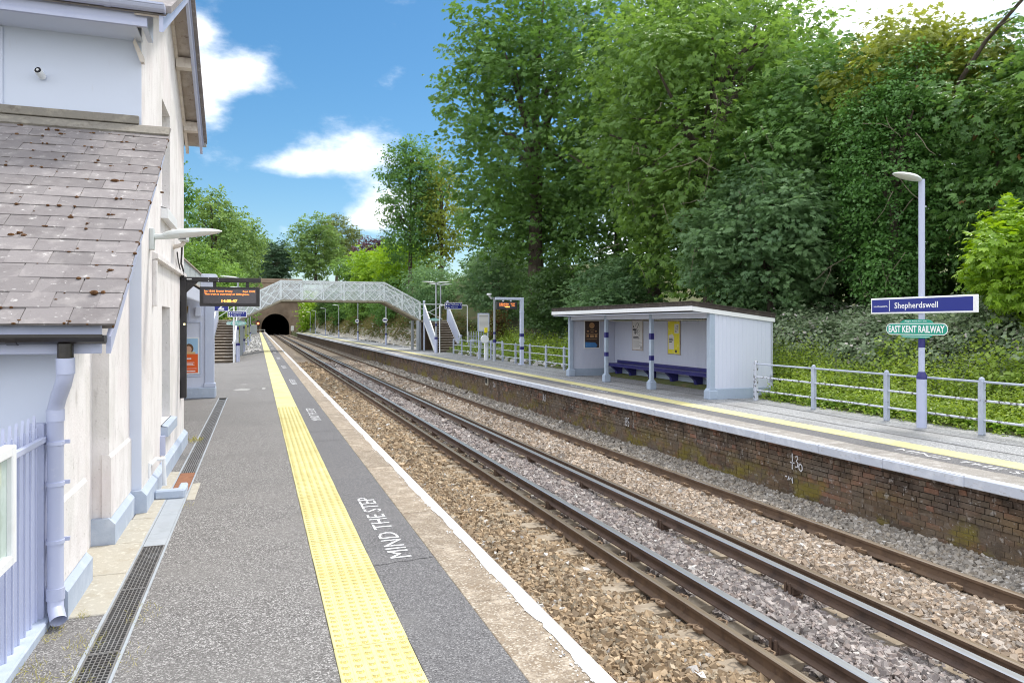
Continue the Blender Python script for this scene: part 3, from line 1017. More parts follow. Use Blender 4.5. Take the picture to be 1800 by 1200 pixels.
ysr = np.concatenate([np.arange(-4, 60, 2.0), np.arange(60, 166, 6.0)])
link('asphalt', grid_mesh('asphalt', np.array([9.472, 10.2, 11, 11.75]), ysr, zr, M['asphalt_grey']), fp)
m = MB()
m.box(11.751, 12.2, 14.99, 23.52, -.6, ZP2 - .001)
m.build('asphalt', M['asphalt_grey'], fp)
link('asphalt', grid_mesh('asphalt', np.array([8.622, 8.8, 9.066]), ysr, zr, M['asphalt_dark']), fp)
m = MB()
m.box(11.751, 13.4, 38, 54, -.6, ZP2 - .001)
m.build('asphalt', M['asphalt_grey'], fp)
X_T2 = 9.27
for i in range(62):
    yy = 3.0 + i * SL
    inst('tactile_slab', slab_flat, fp, (X_T2, yy, ZP2 + rnd.uniform(-.0015, .0015)))
m = MB()
m.box(X_T2 - .203, X_T2 + .203, 3.0 + 62 * SL - .2, 162, ZP2 - .03, ZP2 + .006)
m.box(X_T2 - .203, X_T2 + .203, -4, 2.79, ZP2 - .03, ZP2 + .006)
m.build('tactile_strip', M['tactile'], fp)
cop2 = []
for v in range(3):
    m = MB()
    hl = .5985
    m.box(8.16, 8.6195, -hl, hl, -.13, .002, b=.004, mi=1)
    m.box(E2, 8.1595, -hl, hl, -.13, .003, b=.010, mi=0)
    cop2.append(m.mesh('coping_stone', [M['nosing'], M['coping_grey']]))
yc = 2.2
ci = 0
while yc < 40:
    inst('coping_stone', cop2[ci % 3], fp, (0 + rnd.uniform(-.003, .003), yc, ZP2 + rnd.uniform(-.003, .003)))
    yc += 1.2
    ci += 1
m = MB()
for (a, b) in ((yc - .6, 165), (-4, 1.6)):
    m.box(8.16, 8.6195, a, b, ZP2 - .13, ZP2 + .002, mi=1)
    m.box(E2, 8.1595, a, b, ZP2 - .13, ZP2 + .003, mi=0)
m.build('coping', [M['nosing'], M['coping_grey']], fp)
m = MB()
prev = None
for yy in list(np.arange(2, 42, .1)) + [165]:
    e = 8.125 + rnd.uniform(-.02, .02)
    cur = ((E2 + .012, yy, ZP2 + .0065), (e, yy, ZP2 + .0065))
    if prev:
        m.quad(prev[0], prev[1], cur[1], cur[0])
    prev = cur
m.build('edge_line', M['white_line'], fp, recalc=False)
for ys_ in (8.1, 19.9, 31.7, 43.5, 55.3):
    m = MB(frame((8.76, ys_, ZP2), (0, -1, 0), (1, 0, 0)))
    text(m, 'MIND THE STEP', 0, 0, 2.4, .17, z=.0045)
    m.build('painted_lettering', M['lettering'], fp, recalc=False)
m = MB()
for (x, amp) in ((10.05, .05), (10.85, .09)):
    ribbon(m, [(x + amp * math.sin(k * .37) + rnd.uniform(-.02, .02), 3 + k * .5) for k in range(70)], .05, ZP2 + .004)
m.build('crack_seal', M['asphalt_dark'], fp, recalc=False)

# brick retaining wall of the far platform
m = MB()
m.box(8.235, 8.7, -4, 62, -1.4, -.192)
m.build('wall', M['mortar'], fp)
m = MB()
m.box(8.19, 8.7, 62, 165, -.62, -.192)
m.box(8.23, 8.7, 62, 165, -1.4, -.62)
m.build('wall', M['brick_far'], fp)
BC = [tuple(.82 * q for q in c_) for c_ in [(.26, .15, .105), (.21, .135, .095), (.31, .16, .105), (.20, .145, .11), (.17, .125, .10), (.25, .175, .13), (.34, .175, .12), (.24, .19, .145), (.15, .11, .088)]]
COURSE = .0762


def brick_vg(L_, g_):
    V = CUBE * np.array([.055, L_ / 2, (COURSE - .009) / 2])
    return V + g_.uniform(-.004, .004, V.shape)


variants = {}
for L_ in (.214, .103):
    for k in range(14):
        V = brick_vg(L_, nrg)
        c = np.array(BC[k % len(BC)]) * nrg.uniform(.8, 1.15)
        variants[(L_, k)] = np_mesh('brick', V, CF, M['brick'], np.tile(c, (8, 1)))
laid = []
for k in range(12):
    zc = -.192 - COURSE * (k + .5)
    header = (k % 2 == 1)
    yy = 5.2 + (.056 if header else 0)
    while yy < 62:
        L_ = .103 if header and rnd.random() > .1 else .214
        if not header and rnd.random() < .12:
            L_ = .103
        xo = 8.205 if k < 6 else 8.232
        laid.append((yy + L_ / 2, zc, L_, xo + .055 - .004 + rnd.gauss(0, .0035)))
        yy += L_ + .011
laid.sort(key=lambda b: b[0])
Vs, Fs, Cs, n0 = [], [], [], 0
for q, (by, bz_, L_, bx) in enumerate(laid):
    if q < 300:
        inst('brick', variants[(L_, rnd.randrange(14))], fp, (bx, by, bz_), rot=(rnd.gauss(0, .006), 0, rnd.gauss(0, .01)))
    else:
        V = brick_vg(L_, nrg) + np.array([bx, by, bz_])
        Vs.append(V)
        Fs.append(CF + n0)
        Cs.append(np.tile(np.array(BC[rnd.randrange(len(BC))]) * rnd.uniform(.75, 1.1), (8, 1)))
        n0 += 8
o = link('brick_course', np_mesh('brick_course', np.concatenate(Vs), np.concatenate(Fs), M['brick'], np.concatenate(Cs)), fp)
tag(o, kind='stuff')
# marks painted on the brickwork: positions along the wall face
for (yw, zw, strokes, s) in (
        (9.55, -.46, [[(0, 1), (.02, .5), (0, 0)], [(-.18, .42), (.2, .42)], [(.28, .82), (.45, .9), (.5, .72), (.36, .6), (.52, .45), (.46, .22), (.28, .2)],
                      [(.66, .45), (.58, .3), (.62, .1), (.78, .02), (.88, .15), (.86, .35), (.74, .46), (.66, .45)]], .26),
        (15.2, -.50, [[(0, .9), (.02, .4), (0, 0)], [(.2, .9), (.42, .85), (.36, .6), (.2, .55), (.42, .4), (.4, .1), (.18, .05)], [(.85, .9), (.6, .85), (.6, .55), (.85, .45), (.8, .1), (.58, .05)]], .22),
        (20.4, -.44, [[(0, .9), (0, 0)], [(.2, .1), (.2, .9), (.5, .5), (.3, .45), (.55, 0)], [(.75, .9), (.75, 0)]], .24),
        (25.3, -.42, [[(0, .9), (.3, .5), (0, 0)], [(.35, 0), (.5, .9), (.7, 0)], [(.9, .8), (.9, .1)]], .22),
        (9.75, -.66, [[(0, .3), (.3, .32)], [(.4, .0), (.55, .4), (.62, .05)], [(.75, .3), (.9, .1), (1.0, .4), (1.05, -.2)]], .17)):
    m = MB(FX((8.196 if zw > -.6 else 8.222, yw, zw - .12)))
    for st in strokes:
        ribbon(m, [(a * s, b * s) for a, b in st], .022, .012)
    m.build('painted_mark', M['chalk_mark'], fp, recalc=False)
m = MB()
m.box(8.15, 8.20, 25.9, 26.25, -.52, -.20, b=.004)
m.build('vent_surround', M['concrete_pale'], fp)
m = MB()
m.box(8.14, 8.1495, 25.98, 26.17, -.45, -.26)
m.build('vent_opening', M['drain_dark'], fp)

# ---------------------------------------------------------------- the two tracks
RAILP = [(-.07, 0), (.07, 0), (.07, .012), (.013, .035), (.009, .11), (.033, .120), (.035, .149), (.024, .159), (-.024, .159), (-.035, .149), (-.033, .120), (-.009, .11), (-.013, .035), (-.07, .012)]


def rail(parent, x, ztop, prof, hgt, mats, name='rail'):
    m = MB()
    n = len(prof)
    mis = [0] * n
    mis[7] = 1
    mis[6] = mis[8] = 2
    for y0, y1 in ((-4, 262),):
        m.ext([(x + a, ztop - hgt + b) for a, b in prof], 'y', y0, y1, mis=mis)
    return m.build(name, mats, parent)


def clip_mesh(sgn):
    m = MB()
    P_ = [(0, -.012, .022), (-.03, -.05, .026), (-.075, -.062, .04), (-.105, -.035, .05), (-.085, -.005, .055), (-.045, .0, .05), (-.085, .012, .055), (-.108, .045, .046), (-.07, .066, .036), (-.028, .05, .026), (-.0, .022, .022)]
    m.tube([(sgn * a, b, c) for a, b, c in P_], .0085, n=5)
    m.box(min(sgn * -.055, sgn * -.02), max(sgn * -.055, sgn * -.02), -.05, .05, -.005, .035, b=.006)
    return m.mesh('rail_clip', M['clip_rust'], smooth=True)


clipL, clipR = clip_mesh(1), clip_mesh(-1)
sl_me = {}
m = MB()
pr = [(-1.255, -.20), (1.255, -.20), (1.255, -.02), (1.20, 0.0), (.34, 0.0), (.24, -.03), (-.24, -.03), (-.34, 0.0), (-1.20, 0.0), (-1.255, -.02)]
m.ext([(a, b) for a, b in pr], 'y', -.135, .135)
sleeper_me = m.mesh('sleeper', M['sleeper'])

for (xl, xr, lab) in ((2.48, 3.985, 'nearer railway track beside the white platform edge'), (5.775, 7.262, 'farther railway track beside the brick platform wall')):
    tr = thing('railway_track', lab, 'railway track', (0, 0, ZR))
    for x in (xl, xr):
        rail(tr, x, ZR, RAILP, .159, [M['rust'], M['steel_bronze'], M['steel_bronze']])
    xc = (xl + xr) / 2
    for i in range(46):
        yy = SY0 + i * SLP
        inst('sleeper', sleeper_me, tr, (xc, yy + rnd.uniform(-.02, .02), ZR - .163 + (.0 if xl < 3 else -.012)), rot=(0, 0, rnd.gauss(0, .006)))
        for x in (xl, xr):
            for me, sg in ((clipL, -1), (clipR, 1)):
                inst('rail_clip', me, tr, (x + sg * .070, yy, ZR - .140), rot=(0, 0, rnd.gauss(0, .08)), scale=(1.15, 1.15, 1.2))
    m = MB()
    for i in range(46, 300):
        yy = SY0 + i * SLP
        m.box(xc - 1.25, xc + 1.25, yy - .13, yy + .13, ZR - .37, ZR - .178)
    tag(m.build('distant_sleepers', M['sleeper'], tr, recalc=False), kind='stuff')

CONDP = [(-.062, 0), (.062, 0), (.062, .014), (.017, .036), (.014, .085), (.044, .098), (.047, .137), (.038, .145), (-.038, .145), (-.047, .137), (-.044, .098), (-.014, .085), (-.017, .036), (-.062, .014)]
ins = MB()
ins.box(-.09, .09, -.09, .09, -.135, -.085, b=.01)
ins.box(-.06, .06, -.06, .06, -.085, 0, b=.012)
ins.box(-.085, -.066, -.05, -.02, -.10, .05, b=.004)
ins.box(-.085, -.066, .02, .05, -.10, .05, b=.004)
ins.box(.066, .085, -.05, -.02, -.10, .05, b=.004)
ins_me = ins.mesh('insulator', M['rust_dark'])
for x, lab in ((4.345, 'shiny electric rail on stubby supports along the nearer track'), (5.43, 'shiny broad-topped electric rail along the farther track')):
    cr = thing('conductor_rail', lab, 'electric rail', (0, 0, ZR + .06 - .145))
    rail(cr, x, ZR + .06, CONDP, .145, [M['rust_dark'], M['steel_top'], M['steel_top']])
    for i in range(40):
        inst('insulator', ins_me, cr, (x, 2.6 + 2.62 * i + (1.1 if x > 5 else 0), ZR + .06 - .145))

# bits of paper lying on the stones
for (x, y_, z_, lab, c) in ((3.55, 7.55, -1.06, 'crumpled white paper scrap on a sleeper end by the nearest rail, farther of two', 'litter'), (3.35, 4.95, -1.05, 'crumpled white paper scrap lying among brown ballast, nearer of two', 'litter')):
    m = MB()
    vs = [(x + rnd.uniform(-.05, .05), y_ + rnd.uniform(-.05, .05), z_ + rnd.uniform(0, .05)) for _ in range(7)]
    m.add(vs, [(0, 1, 2), (1, 2, 3), (2, 3, 4), (3, 4, 5), (4, 5, 6), (0, 2, 5), (1, 3, 6)])
    tag(m.build('paper_scrap', M[c], recalc=False), lab, 'litter')
# ================================================================== STATION BUILDING (left)
sb = thing('station_building', 'white rendered station house with mossy slate lean-to roof beside the near platform', 'building', (-1.03, 7.57, 0))
W = M['wall_white']
SLO = .642


def zlean(y):
    return 1.778 + (y - 4.75) * SLO


def zgab(y):
    return 4.62 + .53 * ((y - 7.2) if y < 9.6 else (12.0 - y))


XL = -9.0
m = MB()
t = .07
m.ext([(5.02, 0), (5.65, 0), (5.65, zlean(5.65) - t), (5.02, zlean(5.02) - t)], 'x', XL, -1.12, mis=[0, 0, 0, 1])
m.ext([(5.651, 0), (6.58, 0), (6.58, zlean(6.58) - t), (5.651, zlean(5.651) - t)], 'x', XL, -1.25)
m.ext([(6.581, 0), (7.569, 0), (7.569, zlean(7.569) - t), (6.581, zlean(6.581) - t)], 'x', XL, -1.13)
m.build('wall', [W, M['wall_shade']], sb)
m = MB()
ga = .12
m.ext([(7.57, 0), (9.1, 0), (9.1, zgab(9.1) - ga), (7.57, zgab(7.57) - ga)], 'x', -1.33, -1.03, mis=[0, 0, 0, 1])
m.ext([(9.9, 0), (11.7, 0), (11.7, zgab(11.7) - ga), (9.9, zgab(9.9) - ga)], 'x', -1.33, -1.03)
m.box(-1.33, -1.03, 9.1, 9.9, 0, .63)
m.box(-1.33, -1.03, 9.1, 9.9, 1.98, 3.10)
m.ext([(9.1, 4.35), (9.9, 4.35), (9.9, zgab(9.9) - ga), (9.6, zgab(9.6) - ga), (9.1, zgab(9.1) - ga)], 'x', -1.33, -1.03)
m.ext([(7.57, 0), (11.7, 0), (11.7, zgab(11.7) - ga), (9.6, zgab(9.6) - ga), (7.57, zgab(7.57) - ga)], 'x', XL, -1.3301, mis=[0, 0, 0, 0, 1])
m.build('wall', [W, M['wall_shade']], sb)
# painted flat panel on the upper wall facing us, with corner strips
m = MB()
m.box(-2.26, -2.135, 7.552, 7.569, 3.72, 4.42, b=.006)
m.build('corner_strip', M['wall_shade'], sb)
m = MB()
m.ext([(-1.075, 4.42), (-1.0, 4.26), (-1.0, 4.21), (-1.03, 4.21), (-1.09, 4.38)], 'y', 7.48, 7.56)
m.build('corner_bracket', M['barge'], sb)

PL = M['plinth']
m = MB()


def plin(x, y0, y1, near=True):
    m.ext([(-1.6, 0), (x, 0), (x, .165), (x - .045, .215), (-1.6, .215)], 'y', y0, y1)


plin(-1.072, 4.972, 5.66)
plin(-1.078, 6.53, 7.52)
plin(-.98, 7.521, 11.75)
m.ext([(5.02, 0), (4.972, 0), (4.972, .165), (5.012, .215), (5.02, .215)], 'x', XL, -1.6)
m.build('plinth', PL, sb)
for (x, y0, y1) in ((-1.12, 5.005, 5.652), (-1.13, 6.565, 7.57)):
    m = MB()
    m.ext([(x - .05, .2151), (x + .016, .2151), (x + .016, .695), (x, .72), (x - .05, .72)], 'y', y0, y1)
    m.build('lower_wall_band', W, sb)
# windows in the gable
for (z0, z1) in ((.63, 1.98), (3.10, 4.35)):
    m = MB()
    f = .06
    m.box(-1.27, -1.22, 9.101, 9.101 + f, z0, z1)
    m.box(-1.27, -1.22, 9.899 - f, 9.899, z0, z1)
    m.box(-1.269, -1.221, 9.161, 9.839, z0, z0 + f)
    m.box(-1.269, -1.221, 9.161, 9.839, z1 - f, z1)
    m.box(-1.265, -1.225, 9.161, 9.839, (z0 + z1) / 2 - .025, (z0 + z1) / 2 + .025)
    w_ = m.build('window', M['paint_white'], sb)
    m = MB()
    m.box(-1.25, -1.244, 9.161, 9.839, z0 + f, z1 - f)
    m.build('pane', M['glass'], w_)
    m = MB()
    m.ext([(-1.22, z0 + .015), (-.955, z0 - .02), (-.955, z0 - .13), (-1.03, z0 - .13), (-1.03, z0 - .001), (-1.22, z0 - .001)], 'y', 9.0, 10.0)
    m.build('sill', M['plinth'] if z0 < 1 else M['paint_white'], w_)
m = MB()
m.ext([(-1.035, 2.53), (-.975, 2.50), (-.975, 2.455), (-1.035, 2.44)], 'y', 8.3, 11.55)
m.box(-1.035, -.985, 8.3, 8.36, 1.96, 2.4395, b=.008)
m.build('hood_moulding', W, sb)
m = MB()
m.box(-1.03, -.98, 8.93, 9.0, .30, .52)
m.build('vent', M['paint_lilac'], sb)
# gully surround and white waste pipe at the foot of the wall
m = MB()
m.box(-.979, -.70, 8.05, 8.14, 0, .095, b=.015)
m.box(-.78, -.70, 8.141, 8.45, 0, .085, b=.015)
m.build('gully_surround', M['plinth'], sb)
m = MB()
m.tube([(-1.02, 8.05, .36), (-1.0, 8.32, .37), (-.93, 8.36, .36), (-.92, 8.37, .08)], .022, n=8)
m.tube([(-1.02, 8.0, .24), (-1.02, 8.0, .38), (-1.02, 8.05, .36)], .015, n=6)
m.build('waste_pipe', M['paint_white'], sb, smooth=True)

# main roof
m = MB()
XV = -.775
for (ya, yb, s) in ((7.14, 9.6, 1), (9.6, 12.06, -1)):
    za, zb = zgab(ya), zgab(yb)
    m.ext([(ya, za), (yb, zb), (yb, zb - .06), (ya, za - .06)], 'x', XL, XV - .02)
for (ya, yb) in ((7.14, 9.6), (9.6, 12.08)):
    m.ext([(ya, zgab(ya) + .035), (yb, zgab(yb) + .035), (yb, zgab(yb) - .03), (ya, zgab(ya) - .03)], 'x', XV - .003, XV + .042)
roof = m.build('roof', M['slate'], sb)
m = MB()
ang = math.atan(.53)
for k in range(14):
    for j in range(15):
        y0 = 7.12 + k * .178
        x0 = XV - .24 * (j + (k % 2) * .5) + .12
        rot = Matrix.Rotation(ang + .03, 3, 'X')
        m.box(min(x0 - .236, XV), min(x0, XV), y0, y0 + .24, zgab(y0) + .01, zgab(y0) + .021, rot=rot)
for k in range(13):
    y0 = 12.06 - (k + 1) * .19
    rot = Matrix.Rotation(-ang - .03, 3, 'X')
    for j in range(2):
        m.box(XV - .24 * (j + 1), XV - .24 * j - .004, y0, y0 + .25, zgab(y0 + .12) - .01, zgab(y0 + .12) + .003, rot=rot)
tag(m.build('roof_slates', M['slate'], roof), kind='stuff')
for (ya, yb) in ((7.14, 9.6), (9.6, 12.06)):
    m = MB()
    za, zb = zgab(ya) - .005, zgab(yb) - .005
    m.ext([(ya, za), (yb, zb), (yb, zb - .20), (ya, za - .20)], 'x', XV - .055, XV - .022)
    m.ext([(ya, za - .02), (yb, zb - .02), (yb, zb - .065), (ya, za - .065)], 'x', XV - .0215, XV - .004)
    m.build('bargeboard', M['paint_lilac'], sb)
    m = MB()
    m.ext([(ya, za - .058), (yb, zb - .058), (yb, zb - .075), (ya, za - .075)], 'x', -1.028, XV - .056)
    m.build('soffit_board', M['soffit'], sb)
    m = MB()
    m.ext([(ya + .1, za - .078), (yb, zb - .136), (yb, zb - .21), (ya + .1, za - .15)], 'x', -1.029, -.99)
    m.build('wall_batten', M['barge'], sb)
for yy in (10.55, 11.62):
    m = MB()
    zz = zgab(yy) - .085
    m.box(-1.02, XV - .057, yy - .07, yy + .07, zz - .13, zz, rot=None)
    m.build('purlin_end', M['barge'], sb)
# eaves facing us: fascia, boxed soffit, gutter
m = MB()
m.box(XL, -.93, 7.17, 7.195, 4.42, 4.60, b=.004)
m.box(XL, -.93, 7.155, 7.1695, 4.42, 4.45)
m.build('fascia', M['paint_lilac'], sb)
m = MB()
m.box(XL, -1.02, 7.196, 7.57, 4.425, 4.44)
m.ext([(7.20, 4.56), (7.57, 4.72), (7.57, 4.425), (7.20, 4.425)], 'x', -.975, -.93)
m.build('boxed_soffit', M['wall_shade'], sb)


def gutter(name, x0, x1, yc_, zc_, r, mats, parent, endcap=True):
    mm = MB()
    n = 8
    pts = [(yc_ + r * math.cos(math.pi + math.pi * k / n), zc_ + r * math.sin(math.pi + math.pi * k / n)) for k in range(n + 1)]
    inn = [(yc_ + (r - .006) * math.cos(math.pi + math.pi * k / n), zc_ + (r - .006) * math.sin(math.pi + math.pi * k / n)) for k in range(n, -1, -1)]
    mm.ext(pts + inn, 'x', x0, x1)
    if endcap:
        mm.ext(pts, 'x', x1, x1 + .008)
    mm.box(x0, x1, yc_ - r - .006, yc_ - r + .004, zc_ - .012, zc_ + .006)
    xx = x1 - .45
    while xx > max(x0, -4):
        mm.ext([(yc_ + (r + .005) * math.cos(math.pi + math.pi * k / n), zc_ + (r + .005) * math.sin(math.pi + math.pi * k / n)) for k in range(n + 1)], 'x', xx - .025, xx + .025)
        xx -= .62
    return mm.build(name, mats, parent)


gutter('gutter', XL, XV - .01, 7.10, 4.60, .06, M['paint_lilac'], sb)
gutter('gutter', -2.0, XV + .02, 12.12, 4.56, .055, M['grey_metal'], sb)
# lean-to roof with individual slates
m = MB()
th = .045
m.ext([(4.802, zlean(4.802) - .008), (7.56, zlean(7.56) - .008), (7.56, zlean(7.56) - th - .02), (4.802, zlean(4.802) - th - .02)], 'x', XL, -.80)
lr = m.build('lean_to_roof', M['slate'], sb)
la = math.atan(SLO)
sw, sl_, exp_ = .240, .33, .1765
sl_var = []
for w_ in (sw, sw * .5, sw * 1.0, sw * 1.0):
    mm = MB()
    vs = [(sx * (w_ / 2 - .0016), sy, sz) for sx in (-1, 1) for sy in (0, sl_) for sz in (0, .0135)]
    vs = [(a + rnd.uniform(-.0015, .0015), b + (rnd.uniform(-.003, .003) if b == 0 else 0), c) for a, b, c in vs]
    mm.add(vs, [(0, 1, 3, 2), (4, 6, 7, 5), (0, 4, 5, 1), (2, 3, 7, 6), (0, 2, 6, 4), (1, 5, 7, 3)])
    sl_var.append(mm.mesh('slate', M['slate']))
NR = 19
joints = []
for k in range(NR):
    s0 = k * exp_
    yb = 4.72 + s0 * math.cos(la)
    zb = zlean(4.72) + s0 * math.sin(la) + .004
    off = 0 if k % 2 == 0 else .5
    x = -.78
    first = True
    j = 0
    while x > -4.0:
        w_ = sw
        vi = rnd.choice((0, 2, 3))
        if first and off:
            w_, vi = sw * .5, 1
            first = False
        xc = x - w_ / 2
        if j < 13:
            inst('slate', sl_var[vi], lr, (xc + rnd.uniform(-.002, .002), yb + rnd.uniform(-.003, .003), zb + rnd.uniform(0, .003)),
                 rot=(la - .026 + rnd.gauss(0, .006), rnd.gauss(0, .006), rnd.gauss(0, .006)))
            joints.append((x - w_, yb, zb))
        x -= w_
        j += 1
m = MB()
rot = Matrix.Rotation(la, 3, 'X')
for i in range(420):
    jx, jy, jz = rnd.choice(joints)
    if jx < -2.9:
        continue
    if rnd.random() < .65:
        d = rnd.uniform(-.01, .13) if rnd.random() < .6 else rnd.uniform(-.012, .01)
        px = jx + rnd.uniform(-.006, .006)
    else:
        d = rnd.uniform(-.012, .008)
        px = jx + rnd.uniform(0, .24)
    r = rnd.uniform(.005, .0135) * (1.7 if rnd.random() < .12 else 1)
    for q in range(rnd.choice((1, 2, 3))):
        c = (px + rnd.gauss(0, r), jy + d * math.cos(la) + rnd.gauss(0, r), jz + d * math.sin(la) + .011)
        m._ell(c, (r * rnd.uniform(.7, 1.5), r * rnd.uniform(.7, 1.4), r * .75), 6, 4, 0)
for k in range(NR):      # moss along the verge
    if rnd.random() < .75:
        r = rnd.uniform(.008, .02)
        m._ell((-.79, 4.72 + k * exp_ * math.cos(la), zlean(4.72) + k * exp_ * math.sin(la)), (r, r * 1.4, r), 6, 4, 0)
tag(m.build('moss', M['moss'], lr, smooth=True), kind='stuff')
m = MB()
m.ext([(7.45, zlean(7.45) + .02), (7.56, zlean(7.56) + .025), (7.56, zlean(7.56) + .06), (7.52, zlean(7.52) + .065), (7.44, zlean(7.44) + .04)], 'x', XL, -.785)
m.box(XL, -1.05, 7.535, 7.5705, zlean(7.56) + .061, 3.72, b=.005)
m.build('flashing', M['lead'], sb)
m = MB()
m.box(XL, -.86, 4.775, 4.80, 1.60, 1.772, b=.004)
m.ext([(4.80, 1.70), (7.4, zlean(7.4) - .068), (7.4, zlean(7.4) - .16), (4.80, 1.60)], 'x', -.84, -.815)
m.build('fascia', M['paint_lilac'], sb)
gutter('gutter', XL, -.835, 4.715, 1.708, .052, M['black_gloss'], sb)
m = MB()
m.tube([(-1.03, 4.715, 1.66), (-1.03, 4.715, 1.56)], .042, n=12)
m.build('gutter_outlet', M['black_gloss'], sb, smooth=True)
m = MB()
m.tube([(-1.03, 4.715, 1.575), (-1.03, 4.72, 1.49), (-1.05, 4.76, 1.43), (-1.10, 4.87, 1.34), (-1.125, 4.915, 1.27), (-1.125, 4.915, .16), (-1.12, 4.90, .10), (-1.09, 4.83, .05)], .0435, n=14, cap=False)
m.tube([(-1.03, 4.715, 1.58), (-1.03, 4.72, 1.49)], .048, n=14)
m.tube([(-1.125, 4.915, 1.27), (-1.125, 4.915, 1.20)], .048, n=14)
m.tube([(-1.125, 4.915, .22), (-1.125, 4.915, .15)], .049, n=14)
dp = m.build('downpipe', M['paint_lilac'], sb, smooth=True)
m = MB()
for z in (1.06, .82, .48):
    m.tube([(-1.125, 4.915, z), (-1.125, 4.915, z + .022)], .0485, n=14)
    m.box(-1.19, -1.06, 4.955, 4.972, z, z + .022)
m.build('pipe_bracket', M['paint_lilac'], dp, smooth=True)

# ---------------------------------------------------------------- fence and notice case at the left edge
pf = thing('palisade_fence', 'lilac painted pointed metal fence running to the drainpipe corner of the station house', 'fence', (-1.22, 4.9, 0))
mm = MB()
mm.ext([(-.017, .05), (.017, .05), (.017, 1.14), (0, 1.24), (-.017, 1.14)], 'x', -.007, .007)
mm.ext([(-.006, .05), (.006, .05), (.006, 1.17), (-.006, 1.17)], 'x', .007, .016)
pale_me = mm.mesh('pale', M['paint_lilac'])
for i in range(25):
    inst('pale', pale_me, pf, (-1.22, 4.86 - i * .108, 0))
for z, nm in ((1.08, 'rail'),):
    m = MB()
    m.box(-1.195, -1.165, 2.2, 4.95, z, z + .035, b=.004)
    m.build(nm, M['paint_lilac'], pf)
m = MB()
m.box(-1.26, -1.18, 4.90, 4.965, 0, 1.19, b=.006)
m.build('post', M['paint_lilac'], pf)
m = MB()
m.box(-1.27, -1.15, 2.2, 4.96, -.05, .05, b=.008)
m.build('kerb', M['plinth'], pf)
nc = thing('notice_case', 'white framed glazed notice case fixed to the lilac fence', 'notice case', (-1.14, 3.0, .62))
m = MB()
m.box(-1.155, -1.10, 4.04, 4.10, .62, 1.19, b=.006)
m.box(-1.155, -1.10, 2.4, 4.039, 1.14, 1.19, b=.006)
m.box(-1.155, -1.10, 2.4, 4.039, .62, .67, b=.006)
m.build('frame', M['paint_white'], nc)
m = MB()
m.box(-1.135, -1.125, 2.4, 4.04, .67, 1.14)
m.build('pane', M['case_glass'], nc)

# ---------------------------------------------------------------- things fixed to the gable
wl = thing('wall_lamp', 'flat pale street lantern on a short bracket from the white gable wall', 'wall lamp', (-1.03, 8.1, 2.6))
m = MB()
m.box(-1.03, -.985, 8.05, 8.15, 2.52, 2.74, b=.008)
m.tube([(-.985, 8.1, 2.655), (-.80, 8.1, 2.672)], .03, n=10)
m.build('bracket', M['lantern_grey'], wl)


def lantern(parent, c, ax, L_, wd, h, up=.04, name='lantern'):
    """flat street lantern: c is its root, ax its outward direction"""
    a = Vector(ax).normalized()
    s = Vector((-a.y, a.x, 0))
    mm = MB()
    secs = [(0, .28, .55), (.10, .55, .8), (.28, .9, 1.0), (.5, 1.0, .95), (.72, .92, .75), (.9, .6, .45), (1.0, .2, .15)]
    rings = []
    for (t_, w_, hh) in secs:
        ctr = Vector(c) + a * (L_ * t_) + Vector((0, 0, up * L_ * t_ * 4))
        ring = []
        for k in range(12):
            an = 2 * math.pi * k / 12
            zz = math.sin(an)
            ring.append(ctr + s * (math.cos(an) * wd / 2 * w_) + Vector((0, 0, (zz * h * .55 * hh) if zz > 0 else zz * h * .35 * hh)))
        rings.append(ring)
    vs = [p for r_ in rings for p in r_]
    fs, mi = [], []
    for i in range(len(secs) - 1):
        for k in range(12):
            k2 = (k + 1) % 12
            f_ = (i * 12 + k, i * 12 + k2, (i + 1) * 12 + k2, (i + 1) * 12 + k)
            mm.add([vs[q] for q in f_], [(0, 1, 2, 3)], 1 if (6 <= k <= 11 and 2 <= i <= 4) else 0)
    mm.add(rings[0], [tuple(range(12))])
    mm.add(rings[-1], [tuple(range(12))])
    return mm.build(name, [M['lantern_grey'], M['lantern_glass']], parent, smooth=True)


lantern(wl, (-.90, 8.1, 2.67), (1, 0, 0), .55, .24, .11, up=.03)
cc = thing('security_camera', 'small boxy security camera on a bracket below the gable lantern', 'security camera', (-1.03, 10.3, 2.8))
m = MB()
m.tube([(-1.03, 10.3, 2.77), (-.93, 10.3, 2.80), (-.90, 10.3, 2.84)], .028, n=8)
m.build('bracket', M['barge'], cc)
m = MB()
m.box(-.96, -.85, 10.1, 10.4, 2.845, 2.93, b=.01)
m.build('housing', M['lantern_grey'], cc)
m = MB()
m.box(-.945, -.865, 10.094, 10.0995, 2.858, 2.917)
m.build('lens', M['lens'], cc)
m = MB()
m.tube([(-.93, 10.32, 2.80), (-.95, 10.5, 2.70), (-.985, 10.8, 2.60), (-.975, 11.0, 2.52), (-.985, 11.1, 2.42)], .012, n=6)
m.tube([(-1.0, 10.45, 2.72), (-1.01, 10.7, 2.62), (-1.0, 10.9, 2.5), (-1.0, 11.1, 2.40)], .009, n=6)
m.build('cable', M['black'], cc)
vl = thing('security_light', 'round white sensor with a dark lens on the upper shaded wall above the slates', 'security light', (-1.83, 7.55, 3.98))
m = MB()
m.tube([(-1.83, 7.555, 4.0), (-1.845, 7.47, 4.03)], .032, n=12)
m.build('housing', M['plastic_white'], vl, smooth=True)
m = MB()
m.tube([(-1.845, 7.47, 4.03), (-1.847, 7.464, 4.032)], .028, n=12)
m.tube([(-1.847, 7.463, 4.0325), (-1.8475, 7.461, 4.033)], .012, n=8, mi=1)
m.build('lens', [M['lens'], M['lantern_glass']], vl)

